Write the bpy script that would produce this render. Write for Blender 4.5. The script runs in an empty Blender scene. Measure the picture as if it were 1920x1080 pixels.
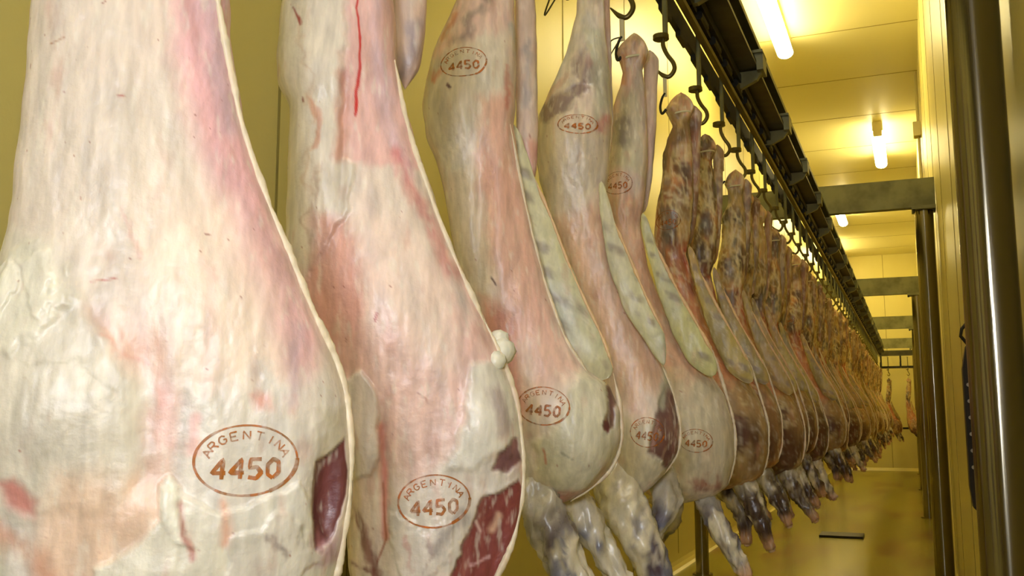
import bpy, math, random
import numpy as np
from mathutils import Vector

# ------------------------------------------------------------------ camera, world, exposure
H = 1.05                                   # camera height above the floor
F, VX, VY = 1800.0, 1714.0, 785.0          # focal length (px of 1920) and where the aisle vanishes
PITCH = math.atan((VY - 540) / F)
YAW = math.atan((VX - 960) / F * math.cos(PITCH))
scn = bpy.context.scene
col = scn.collection
cam = bpy.data.objects.new('camera', bpy.data.cameras.new('camera'))
col.objects.link(cam)
cam.data.sensor_width = 36.0
cam.data.lens = F / 1920 * 36
cam.data.clip_start = 0.05
cam.location = (0, 0, H)
cam.rotation_euler = (math.pi / 2 + PITCH, 0, YAW)
scn.camera = cam
scn.view_settings.view_transform = 'Standard'
scn.view_settings.look = 'None'
scn.view_settings.gamma = 1
scn.view_settings.use_curve_mapping = False
scn.view_settings.exposure = 0.06
w = bpy.data.worlds.new('world'); scn.world = w; w.use_nodes = True
w.node_tree.nodes['Background'].inputs[0].default_value = (0.02, 0.018, 0.012, 1)
LAMP_FAR = ((1.0, 0.83, 0.40), 58.0)
FILL_NEAR = ((.96, 0.94, 1.0), 38.0)
ld = bpy.data.lights.new('rear_fill', 'AREA'); ld.shape = 'DISK'; ld.size = .34; ld.energy = 14; ld.color = (.88, .90, 1.0)  # added rear fill light: neutral light on the nearest carcasses, no lamp there
fill1 = bpy.data.objects.new('rear_fill', ld); col.objects.link(fill1)
fill1.location = (.03, -.95, H + .42)
fill1.rotation_euler = (Vector((-.55, 1.6, H + .1)) - fill1.location).to_track_quat('-Z', 'Y').to_euler()

ld2 = bpy.data.lights.new('near_fill', 'AREA'); ld2.shape = 'DISK'; ld2.size = .14; ld2.energy = 3.7; ld2.color = (.90, .92, 1.0)  # second fill light, added beside the camera to reach the shaded flanks
fill2 = bpy.data.objects.new('near_fill', ld2); col.objects.link(fill2)
fill2.location = (.10, -.18, H + .26)
fill2.rotation_euler = (Vector((-.5, 1.5, H + .1)) - fill2.location).to_track_quat('-Z', 'Y').to_euler()

# ------------------------------------------------------------------ helpers
def ray(u, v):
    x = (u - 960) / F; y = -(v - 540) / F
    fy = math.cos(PITCH) - y * math.sin(PITCH); up = math.sin(PITCH) + y * math.cos(PITCH)
    return (x * math.cos(YAW) - fy * math.sin(YAW), x * math.sin(YAW) + fy * math.cos(YAW), up)

def lin(c):
    c = np.asarray(c, float) / 255
    return np.where(c <= .04045, c / 12.92, ((c + .055) / 1.055) ** 2.4)

_rng = np.random.RandomState(7)
_TAB = _rng.rand(4096)
def _h(ix, iy, iz):
    n = (ix * 73856093) ^ (iy * 19349663) ^ (iz * 83492791)
    return _TAB[(n ^ (n >> 9)) & 4095]
def vnoise(x, y, z):
    xi = np.floor(x).astype(np.int64); yi = np.floor(y).astype(np.int64); zi = np.floor(z).astype(np.int64)
    fx = x - xi; fy = y - yi; fz = z - zi
    fx = fx * fx * (3 - 2 * fx); fy = fy * fy * (3 - 2 * fy); fz = fz * fz * (3 - 2 * fz)
    r = 0
    for a in (0, 1):
        for b in (0, 1):
            for c in (0, 1):
                r = r + _h(xi + a, yi + b, zi + c) * (fx if a else 1 - fx) * (fy if b else 1 - fy) * (fz if c else 1 - fz)
    return r
def fbm(x, y, z, o=4):
    r = 0; a = .5; s = 0
    for k in range(o):
        f = 2.03 ** k
        r = r + a * vnoise(x * f + 11.3 * k, y * f + 5.1 * k, z * f + 3.7 * k); s += a; a *= .55
    return r / s                      # 0..1

def U(amp, *p):
    """a patch of tissue that also stands proud of (or is sunk below) the surface by amp metres"""
    p = tuple(p)
    if len(p) < 6: p += (12,)
    return p + (0,) * (8 - len(p)) + (amp,)
def sstep(a, b, x):
    t = np.clip((x - a) / (b - a + 1e-12), 0, 1); return t * t * (3 - 2 * t)

def mat(name, base, rough=.5, metal=0., noise=None, bump=None, emit=None, spec=.5):
    m = bpy.data.materials.new(name); m.use_nodes = True
    nt = m.node_tree; b = nt.nodes['Principled BSDF']
    b.inputs['Base Color'].default_value = (*base, 1)
    b.inputs['Roughness'].default_value = rough; b.inputs['Metallic'].default_value = metal
    b.inputs['Specular IOR Level'].default_value = spec
    if emit:
        b.inputs['Emission Color'].default_value = (*emit[0], 1); b.inputs['Emission Strength'].default_value = emit[1]
    tc = nt.nodes.new('ShaderNodeTexCoord')
    if noise:
        col2, scale, lo, hi = noise
        mp = nt.nodes.new('ShaderNodeMapping'); nt.links.new(tc.outputs['Object'], mp.inputs[0])
        mp.inputs['Scale'].default_value = scale
        n = nt.nodes.new('ShaderNodeTexNoise'); n.inputs['Detail'].default_value = 6
        nt.links.new(mp.outputs[0], n.inputs[0])
        n.inputs['Scale'].default_value = 1
        rp = nt.nodes.new('ShaderNodeValToRGB')
        rp.color_ramp.elements[0].position = lo; rp.color_ramp.elements[0].color = (*base, 1)
        rp.color_ramp.elements[1].position = hi; rp.color_ramp.elements[1].color = (*col2, 1)
        nt.links.new(n.outputs['Fac'], rp.inputs[0]); nt.links.new(rp.outputs[0], b.inputs['Base Color'])
    if bump:
        scale, st, dist = bump
        mp = nt.nodes.new('ShaderNodeMapping'); nt.links.new(tc.outputs['Object'], mp.inputs[0])
        mp.inputs['Scale'].default_value = scale
        n = nt.nodes.new('ShaderNodeTexNoise'); n.inputs['Detail'].default_value = 4; n.inputs['Scale'].default_value = 1
        nt.links.new(mp.outputs[0], n.inputs[0])
        bp = nt.nodes.new('ShaderNodeBump'); bp.inputs['Strength'].default_value = st; bp.inputs['Distance'].default_value = dist
        nt.links.new(n.outputs['Fac'], bp.inputs['Height']); nt.links.new(bp.outputs[0], b.inputs['Normal'])
    return m

def flesh_mat(name, rough=.4, streak=(90, 90, 18), amt=.18, bumpd=.0014):
    m = bpy.data.materials.new(name); m.use_nodes = True
    nt = m.node_tree; b = nt.nodes['Principled BSDF']
    at = nt.nodes.new('ShaderNodeAttribute'); at.attribute_name = 'tissue'
    tc = nt.nodes.new('ShaderNodeTexCoord')
    mp = nt.nodes.new('ShaderNodeMapping'); mp.inputs['Scale'].default_value = streak
    nt.links.new(tc.outputs['Object'], mp.inputs[0])
    n = nt.nodes.new('ShaderNodeTexNoise'); n.inputs['Scale'].default_value = 1; n.inputs['Detail'].default_value = 5
    nt.links.new(mp.outputs[0], n.inputs[0])
    mr = nt.nodes.new('ShaderNodeMapRange'); mr.inputs['From Min'].default_value = .3; mr.inputs['From Max'].default_value = .7
    mr.inputs['To Min'].default_value = 1 - amt; mr.inputs['To Max'].default_value = 1 + amt
    nt.links.new(n.outputs['Fac'], mr.inputs['Value'])
    mx = nt.nodes.new('ShaderNodeVectorMath'); mx.operation = 'SCALE'
    nt.links.new(at.outputs['Color'], mx.inputs[0]); nt.links.new(mr.outputs[0], mx.inputs['Scale'])
    nt.links.new(mx.outputs[0], b.inputs['Base Color'])
    n2 = nt.nodes.new('ShaderNodeTexNoise'); n2.inputs['Scale'].default_value = 140; n2.inputs['Detail'].default_value = 3
    nt.links.new(tc.outputs['Object'], n2.inputs[0])
    ad = nt.nodes.new('ShaderNodeMath'); ad.operation = 'ADD'
    nt.links.new(n.outputs['Fac'], ad.inputs[0]); nt.links.new(n2.outputs['Fac'], ad.inputs[1])
    bp = nt.nodes.new('ShaderNodeBump'); bp.inputs['Strength'].default_value = .55; bp.inputs['Distance'].default_value = bumpd
    nt.links.new(ad.outputs[0], bp.inputs['Height']); nt.links.new(bp.outputs[0], b.inputs['Normal'])
    rr = nt.nodes.new('ShaderNodeMapRange'); rr.inputs['To Min'].default_value = rough - .12; rr.inputs['To Max'].default_value = rough + .2
    nt.links.new(n2.outputs['Fac'], rr.inputs['Value']); nt.links.new(rr.outputs[0], b.inputs['Roughness'])
    b.inputs['Specular IOR Level'].default_value = .5
    b.inputs['Coat Weight'].default_value = .22; b.inputs['Coat Roughness'].default_value = .28
    b.inputs['Subsurface Weight'].default_value = .12
    b.inputs['Subsurface Radius'].default_value = (1, .4, .25)
    b.inputs['Subsurface Scale'].default_value = .006
    return m

class MB:
    """collects boxes, tubes and quads into one mesh"""
    def __init__(s): s.v = []; s.f = []
    def add(s, vs, fs):
        o = len(s.v); s.v += [tuple(p) for p in vs]; s.f += [tuple(i + o for i in f) for f in fs]; return s
    def box(s, x0, x1, y0, y1, z0, z1, bev=0.0):
        if bev <= 0:
            vs = [(x, y, z) for x in (x0, x1) for y in (y0, y1) for z in (z0, z1)]
            return s.add(vs, [(0, 1, 3, 2), (4, 6, 7, 5), (0, 4, 5, 1), (2, 3, 7, 6), (0, 2, 6, 4), (1, 5, 7, 3)])
        b = bev                     # chamfer the four long y edges
        pr = [(x0 + b, z0), (x1 - b, z0), (x1, z0 + b), (x1, z1 - b), (x1 - b, z1), (x0 + b, z1), (x0, z1 - b), (x0, z0 + b)]
        return s.prism(pr, y0, y1)
    def prism(s, pr, y0, y1):       # profile in x,z pushed along y
        n = len(pr)
        vs = [(x, y0, z) for x, z in pr] + [(x, y1, z) for x, z in pr]
        return s.add(vs, [tuple(range(n)), tuple(range(2 * n - 1, n - 1, -1))] + [(i, i + n, (i + 1) % n + n, (i + 1) % n) for i in range(n)])
    def prismx(s, pr, x0, x1):      # profile in y,z pushed along x
        n = len(pr)
        vs = [(x0, y, z) for y, z in pr] + [(x1, y, z) for y, z in pr]
        return s.add(vs, [tuple(range(n - 1, -1, -1)), tuple(range(n, 2 * n))] + [(i, (i + 1) % n, (i + 1) % n + n, i + n) for i in range(n)])
    def tube(s, pts, r, n=10, caps=True):
        vs, fs = sweep(pts, [r] * len(pts) if np.isscalar(r) else r, n)
        s.add(vs, fs); return s
    def cyl(s, x, y, z0, z1, r, n=32):
        return s.tube([(x, y, z0), (x, y, z1)], r, n)
    def build(s, name, m, parent=None, smooth=False, recalc=True):
        me = bpy.data.meshes.new(name); me.from_pydata(s.v, [], s.f)
        me.materials.append(m)
        if recalc:
            import bmesh
            bm = bmesh.new(); bm.from_mesh(me); bmesh.ops.recalc_face_normals(bm, faces=bm.faces); bm.to_mesh(me); bm.free()
        o = bpy.data.objects.new(name, me); col.objects.link(o)
        if smooth:
            me.polygons.foreach_set('use_smooth', [True] * len(me.polygons))
            if smooth == 'auto':
                me.set_sharp_from_angle(angle=math.radians(40))
        if parent: o.parent = parent
        return o

def sweep(pts, radii, n=10):
    P = [Vector(p) for p in pts]; vs = []; fs = []
    up = None
    for i, p in enumerate(P):
        t = (P[min(i + 1, len(P) - 1)] - P[max(i - 1, 0)]).normalized()
        if up is None:
            up = t.orthogonal().normalized()
        else:
            up = (up - t * up.dot(t)).normalized()
        b = t.cross(up)
        for k in range(n):
            a = 2 * math.pi * k / n
            vs.append(p + (up * math.cos(a) + b * math.sin(a)) * radii[i])
    m = len(P)
    for i in range(m - 1):
        for k in range(n):
            fs.append((i * n + k, i * n + (k + 1) % n, (i + 1) * n + (k + 1) % n, (i + 1) * n + k))
    fs.append(tuple(range(n - 1, -1, -1))); fs.append(tuple(range((m - 1) * n, m * n)))
    return vs, fs

def empty(name, loc, rz=0):
    o = bpy.data.objects.new(name, None); col.objects.link(o); o.location = loc; o.rotation_euler = (0, 0, rz)
    o.empty_display_size = .05
    return o
def tag(o, label=None, cat=None, group=None, kind=None):
    if label: o['label'] = label
    if cat: o['category'] = cat
    if group: o['group'] = group
    if kind: o['kind'] = kind
    return o
def kids(o): return [c for c in o.children]
def copy_tree(o, parent=None):
    c = o.copy(); col.objects.link(c); c.parent = parent
    for ch in list(o.children): copy_tree(ch, c)
    return c

def spl(P, n):
    """smooth resample of a polyline (catmull-rom)"""
    P = np.asarray(P, float)
    if len(P) < 3:
        t = np.linspace(0, 1, n)[:, None]; return P[0] * (1 - t) + P[-1] * t
    Q = np.vstack([2 * P[0] - P[1], P, 2 * P[-1] - P[-2]]); out = []
    seg = np.linspace(0, len(P) - 1 - 1e-6, n)
    for s in seg:
        i = int(s); t = s - i; a, b, c, d = Q[i], Q[i + 1], Q[i + 2], Q[i + 3]
        out.append(.5 * ((2 * b) + (c - a) * t + (2 * a - 5 * b + 4 * c - d) * t * t + (3 * b - a - 3 * c + d) * t ** 3))
    return np.array(out)

# ------------------------------------------------------------------ materials
M = {}
M['wall'] = mat('wall_panel', (.70, .62, .23), .38, noise=((.64, .56, .19), (1.5, 1.5, .6), .35, .75), bump=((60, 60, 60), .25, .002))
M['ceiling'] = mat('ceiling_panel', (.72, .66, .33), .45)
M['joint'] = mat('panel_joint', (.30, .25, .07), .6)
M['floor'] = mat('wet_floor', (.25, .21, .008), .24, noise=((.17, .08, .005), (2.6, .8, 1), .52, .60), bump=((30, 30, 30), .35, .003))
M['kerb'] = mat('kerb', (.62, .52, .16), .35)
M['steel'] = mat('stainless', (.27, .245, .18), .17, 1.0, bump=((300, 300, 6), .12, .001))
_t = M['steel'].node_tree; _n = _t.nodes.new('ShaderNodeTangent'); _n.direction_type = 'RADIAL'; _n.axis = 'Z'
_t.nodes['Principled BSDF'].inputs['Anisotropic'].default_value = .85
_t.nodes['Principled BSDF'].inputs['Anisotropic Rotation'].default_value = .25
_t.links.new(_n.outputs[0], _t.nodes['Principled BSDF'].inputs['Tangent'])
M['galv'] = mat('galvanised', (.25, .25, .12), .5, .25, noise=((.16, .155, .07), (9, 9, 9), .4, .65), bump=((40, 40, 40), .2, .002))
M['rail'] = mat('rail_dark', (.035, .032, .018), .45, .5, noise=((.012, .011, .008), (25, 25, 25), .35, .7))
M['railmid'] = mat('rail_olive', (.085, .078, .032), .45, .5, noise=((.05, .045, .02), (12, 12, 12), .4, .7))
M['track'] = mat('rail_bright', (.26, .21, .055), .4, .6, noise=((.10, .08, .02), (40, 6, 40), .4, .7))  # brighter and yellower than the other rail metals
M['hook'] = mat('hook_metal', (.16, .13, .05), .35, .85)
M['strap'] = mat('strap_plastic', (.75, .70, .48), .5)
M['wire'] = mat('wire', (.10, .09, .05), .3, .9)
M['black'] = mat('black_plastic', (.015, .014, .012), .5)
M['bolt'] = mat('pale_bolt', (.45, .43, .38), .35, .8)
M['fixture'] = mat('lamp_body', (.75, .68, .40), .5)
M['conduit'] = mat('conduit', (.55, .48, .22), .45)
M['grate'] = mat('drain_grate', (.02, .017, .008), .5, .6)
M['lampfar'] = mat('lamp_diffuser', (.9, .9, .85), .4, emit=LAMP_FAR)
M['lampmid'] = mat('lamp_diffuser_mid', (.9, .9, .85), .4, emit=((1.0, .84, .42), 24.0))
M['fillnear'] = mat('fill_diffuser_white', (.9, .9, .9), .4, emit=FILL_NEAR)
M['flesh'] = flesh_mat('lamb_flesh')
M['fat'] = flesh_mat('lamb_fat', .45, (160, 160, 60), .10, .0010)
M['shank'] = flesh_mat('lamb_shank', .28, (60, 60, 25), .2, .0010)
# stamp ink: orange brown, worn through in places
mi = bpy.data.materials.new('stamp_ink'); mi.use_nodes = True
nt = mi.node_tree; b = nt.nodes['Principled BSDF']; b.inputs['Roughness'].default_value = .45
tc = nt.nodes.new('ShaderNodeTexCoord'); n = nt.nodes.new('ShaderNodeTexNoise'); n.inputs['Scale'].default_value = 70; n.inputs['Detail'].default_value = 3
nt.links.new(tc.outputs['Object'], n.inputs[0])
rp = nt.nodes.new('ShaderNodeValToRGB'); rp.color_ramp.elements[0].position = .35; rp.color_ramp.elements[0].color = (.58, .15, .012, 1)
rp.color_ramp.elements[1].position = .65; rp.color_ramp.elements[1].color = (.34, .12, .015, 1)
nt.links.new(n.outputs['Fac'], rp.inputs[0]); nt.links.new(rp.outputs[0], b.inputs['Base Color'])
n3 = nt.nodes.new('ShaderNodeTexNoise'); n3.inputs['Scale'].default_value = 110; nt.links.new(tc.outputs['Object'], n3.inputs[0])
mr = nt.nodes.new('ShaderNodeMapRange'); mr.inputs['From Min'].default_value = .38; mr.inputs['From Max'].default_value = .62
mr.inputs['To Min'].default_value = .95; mr.inputs['To Max'].default_value = .35
nt.links.new(n3.outputs['Fac'], mr.inputs['Value']); nt.links.new(mr.outputs[0], b.inputs['Alpha'])
M['ink'] = mi

# ------------------------------------------------------------------ the cold room
XL, XR, YB, YF, ZC = -1.60, .205, -3.2, 21.3, H + 3.4
def struct(name, o): o.name = name; o['kind'] = 'structure'; return o
struct('floor', MB().box(XL - .2, XR + .2, YB - .2, YF + .2, -.2, 0).build('floor', M['floor']))
struct('ceiling', MB().box(XL - .2, XR + .2, YB - .2, YF + .2, ZC, ZC + .2).build('ceiling', M['ceiling']))
struct('wall_left', MB().box(XL - .2, XL, YB - .2, YF + .2, 0, ZC).build('w', M['wall']))
struct('wall_right', MB().box(XR, XR + .2, YB - .2, YF + .2, 0, ZC).build('w', M['wall']))
struct('wall_far', MB().box(XL, XR, YF, YF + .2, 0, ZC).build('w', M['wall']))
struct('wall_back', MB().box(XL, XR, YB - .2, YB, 0, ZC).build('w', M['wall']))
j = MB()
for k in range(-9, 10):
    y = 8.6 + 1.31 * k
    if YB < y < YF: j.box(XL, XR, y - .006, y + .006, ZC - .002, ZC + .01)
struct('trim_1', j.build('j', M['joint']))
j = MB()
for k in range(0, 20):
    y = YB + .55 + 1.2 * k
    j.box(XL - .01, XL + .002, y - .005, y + .005, .1, ZC); j.box(XR - .002, XR + .01, y - .005, y + .005, .0, ZC)
j.box(-.45, -.44, YF - .002, YF + .01, 0, ZC); j.box(-1.2, -1.19, YF - .002, YF + .01, 0, ZC)
struct('trim_2', j.build('j', M['joint']))
struct('baseboard_left', MB().prism([(XL, 0), (-1.555, 0), (-1.575, .012), (-1.59, .035), (XL, .06)], YB, YF).build('k', M['kerb']))
struct('baseboard_far', MB().prismx([(YF, 0), (YF, .06), (YF - .02, .04), (YF - .05, 0)], -1.555, XR).build('k', M['kerb']))
struct('baseboard_right', MB().prism([(XR, 0), (XR - .018, 0), (XR, .07)], YB, YF).build('k', M['kerb']))

# lamps on the ceiling and added fill lights
def lamp(x, y0, y1, label, m):
    r = empty('ceiling_light', (x, (y0 + y1) / 2, ZC)); L = (y1 - y0) / 2
    MB().box(-.055, .055, -L + .01, L - .01, -.118, .0, .01).build('lamp_body', M['fixture'], r)
    MB().box(-.05, .05, -L - .0, -L + .05, -.18, -.115, .01).build('end_cap', M['fixture'], r)
    MB().box(-.05, .05, L - .05, L, -.18, -.115, .01).build('end_cap', M['fixture'], r)
    pr = [(.07 * math.cos(a), -.145 + .055 * math.sin(a)) for a in np.linspace(0, 2 * math.pi, 17)[:-1]]
    MB().prism(pr, -L + .03, L - .03).build('diffuser', m, r, smooth='auto')
    tag(r, label, 'light', 'fluorescent ceiling lights')
lamp(-.90, 7.1, 8.6, 'glowing fluorescent ceiling light beside the rail, largest of the lit tubes', M['lampfar'])
lamp(-.22, 11.5, 13.0, 'glowing fluorescent ceiling light above the first crossbeam, near the right wall', M['lampfar'])
lamp(-.93, 15.3, 16.8, 'small glowing fluorescent light seen just under the first crossbeam', M['lampfar'])
lamp(-1.0, 3.3, 4.8, 'fluorescent ceiling light above the nearest carcasses', M['lampmid'])
lamp(-1.38, 18.9, 20.4, 'added fill light on the ceiling by the far wall, left of the rail', M['lampfar'])  # unseen, added behind the rail to brighten the far wall
lamp(-.12, -.5, 1.0, 'added white fill light on the ceiling above the viewpoint', M['fillnear'])  # unseen, added for neutral light on the fronts of the near carcasses

# frames: posts and crossbeams
BZ0, BZ1 = H + 1.365, H + 1.556
def post(x, y, r, top, label):
    root = empty('steel_post', (x, y, 0)); hw = min(r * 1.7, XR - .004 - x, x - XL - .004)
    MB().cyl(0, 0, .012, top, r, 56).build('tube', M['steel'], root, smooth='auto')
    MB().cyl(0, 0, 0, .012, min(r * 1.5, hw), 32).build('base_plate', M['steel'], root, smooth='auto')
    p = MB().box(-hw, hw, -r * 1.5, r * 1.5, top, top + .022)
    p.build('top_plate', M['galv'], root)
    for sx in (-1, 1):
        MB().cyl(sx * (hw - .012), -r * 1.2, top - .022, top, .009, 6).build('bolt', M['rail'], root)
    tag(root, label, 'post', 'round steel posts'); return root
def beam(y, x0, x1, label):
    root = empty('crossbeam', (0, y, BZ0))
    h = BZ1 - BZ0
    # channel profile in y,z, open to the back
    MB().prismx([(-.035, .0), (.035, .0), (.035, .012), (-.025, .012), (-.025, h - .012), (.035, h - .012), (.035, h), (-.035, h)], x0, x1).build('channel', M['galv'], root)
    MB().box(x1 - .006, x1, -.034, .034, .001, h - .001).build('end_plate', M['galv'], root)
    tag(root, label, 'beam', 'crossbeams over the aisle')
YS = [2.0, 6.7, 11.4, 15.8, 20.2]
names = ['nearest', 'second', 'third', 'fourth', 'farthest']
px = [.146, .128, .098, .09, .085]
for k, y in enumerate(YS):
    r = .0485 if k == 0 else .057
    post(px[k], y, r, BZ0 - .022 if k else ZC - .03, ['thick polished steel post filling the right side, nearest of all', 'polished steel post under the right end of the first crossbeam', 'steel post just behind the first crossbeam post, under the second crossbeam', 'thin steel post under the third crossbeam', 'steel post closest to the far wall on the right'][k])
    if k:
        post(-1.38, y, .045, BZ0 - .022, ['', 'round post standing on the left beyond the front hooves', 'left post of the second frame behind the carcasses', 'left post of the third frame behind the carcasses', 'left post of the frame closest to the far wall'][k])
        beam(y, -1.48, XR - .005 if k == 1 else .16, ['', 'grey steel crossbeam nearest the viewer, on the tall post', 'second grey crossbeam, behind the nearest one', 'third grey crossbeam, small in the distance', 'last dark crossbeam before the far wall'][k])
post(-1.50, 2.36, .05, ZC - .03, 'dark round post against the left wall between the second and third carcass')

# conduit with a junction box on the right wall
r = empty('conduit_pipe', (XR - .02, 9.9, H + 1.3))
MB().tube([(0, 0, .3), (0, 0, 2.08)], .014, 12).build('pipe', M['conduit'], r, smooth=True)
MB().tube([(0, .15, .3), (0, .15, 1.72)], .010, 10).build('cable', M['rail'], r, smooth=True)
MB().box(-.05, .018, -.07, .06, 1.42, 1.56, .006).build('junction_box', M['conduit'], r)
tag(r, 'thin vertical conduit with a small box on the right wall above the first crossbeam', 'pipe')

# dark hinge-like rack on the right wall behind the near post
r = empty('wall_rack', (XR, 3.85, H - .34))
MB().prism([(0, 0), (-.028, .03), (-.035, .10), (-.035, .52), (-.02, .60), (0, .62)], -.05, .05).build('rack_plate', M['black'], r)
for k in range(6):
    MB().tube([(-.020, -.049, .17 + k * .058), (-.020, -.060, .17 + k * .058)], .007, 8).build('bolt', M['bolt'], r)
MB().tube([(-.01, -.04, .60), (-.035, -.04, .635), (-.03, -.04, .66), (-.005, -.04, .69)], .006, 8).build('bracket', M['black'], r)
tag(r, 'dark narrow rack with a column of pale bolts on the right wall', 'wall rack')

# drain and dark stains
tag(MB().box(-.84, -.47, 9.18, 9.48, .0, .02).build('floor_drain', M['grate']), 'dark rectangular drain grate in the wet floor', 'drain')

# ------------------------------------------------------------------ overhead conveyor
rail = empty('overhead_conveyor', (0, 0, H))
Y0, Y1 = -1.5, 19.6
b_ = MB()
b_.prism([(-.545, 1.345), (-.455, 1.345), (-.455, 1.365), (-.545, 1.365)], Y0, Y1)
b_.prism([(-.505, 1.262), (-.492, 1.262), (-.492, 1.345), (-.505, 1.345)], Y0, Y1)
b_.prism([(-.545, 1.25), (-.455, 1.25), (-.455, 1.262), (-.545, 1.262)], Y0, Y1)
b_.build('upper_beam', M['railmid'], rail)
MB().prism([(-.603, 1.150), (-.585, 1.150), (-.585, 1.158), (-.596, 1.158), (-.596, 1.235), (-.603, 1.235)], Y0, Y1).build('side_rail', M['rail'], rail)
MB().prism([(-.560, 1.168), (-.537, 1.160), (-.533, 1.168), (-.555, 1.178)], Y0, Y1).build('track_bar', M['track'], rail)
MB().prism([(-.55, 1.205), (-.515, 1.205), (-.515, 1.235), (-.55, 1.235)], Y0, Y1).build('chain_channel', M['rail'], rail)
k = 0; y = 1.1
while y < Y1 - .1 and k < 95:
    a = MB()
    a.box(-.558, -.52, y - .05, y + .05, 1.178, 1.205, .006); a.box(-.555, -.53, y + .06, y + .13, 1.185, 1.20)
    a.box(-.60, -.585, y - .06, y + .04, 1.132, 1.15)
    a.build('chain_link', M['rail'], rail)
    y += .21; k += 1
for k in range(22):
    y = 1.86 + .78 * k
    a = MB()
    a.prism([(-.455, 1.235), (-.432, 1.235), (-.432, 1.30), (-.462, 1.30), (-.462, 1.29), (-.455, 1.27)], y - .045, y + .045)
    a.prism([(-.46, 1.245), (-.436, 1.245), (-.46, 1.21), (-.515, 1.185), (-.56, 1.185), (-.56, 1.2), (-.53, 1.245)], y - .012, y + .012)
    a.box(-.50, -.432, y - .055, y + .055, 1.296, 1.306)
    a.build('bracket', M['galv'], rail)
tag(rail, 'long dark overhead conveyor rail running down the room above the hooks', 'rail')
# cross rail turning at the far end
r = empty('end_rail', (0, 19.9, H))
MB().box(-.55, .10, -.05, .05, 1.20, 1.30, .01).build('cross_beam', M['railmid'], r)
MB().box(-.55, .10, -.35, -.30, .96, .985).build('track_bar', M['rail'], r)
MB().box(-.55, .10, .02, .05, .96, .985).build('track_bar', M['rail'], r)
for x in (-.55, -.20, .06):
    MB().box(x, x + .03, -.33, .05, .97, 1.06).build('bracket', M['rail'], r); MB().box(x, x + .03, -.02, .02, 1.05, 1.22).build('hanger', M['rail'], r)
tag(r, 'short dark rail crossing the aisle at the far end of the conveyor', 'rail')
o = MB().tube([(-1.2, 21.0, H - .19), (.2, 21.0, H - .19)], .02, 10).build('guard_bar', M['rail'], smooth=True)
tag(o, 'dark horizontal guard bar in front of the far wall', 'bar')

# ------------------------------------------------------------------ carcasses
class Frame:
    """local plane of one carcass: origin at its hook point, x across towards the belly, -y to the aisle viewer"""
    def __init__(s, X, Y, k=.8, z=.88):
        s.X, s.Y, s.z = X, Y, z; s.a = k * math.atan2(-X, Y)
        s.ca, s.sa = math.cos(s.a), math.sin(s.a)
    def __call__(s, u, v, y=0.0):
        d = ray(u, v)
        nx, ny = -s.sa, s.ca                              # local +y in world
        ox, oy = s.X + nx * y, s.Y + ny * y
        t = (ox * nx + oy * ny) / (d[0] * nx + d[1] * ny)
        wx, wy = d[0] * t - s.X, d[1] * t - s.Y
        return (wx * s.ca + wy * s.sa, d[2] * t - s.z)
    def arr(s, P, y=0.0): return np.array([s(u, v, y) for u, v in P])
    def scale(s, u, v):
        a = s(u, v); b = s(u + 10, v); return abs(b[0] - a[0]) / 10

def smooth_profile(P, zs, k):
    P = P[np.argsort(P[:, 1])]
    x = np.interp(zs, P[:, 1], P[:, 0])
    if k > 1:
        ker = np.hanning(k + 2)[1:-1]; ker /= ker.sum()
        x = np.convolve(np.pad(x, k // 2 + 1, mode='edge'), ker, mode='same')[k // 2 + 1:-(k // 2 + 1)]
    return x

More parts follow.
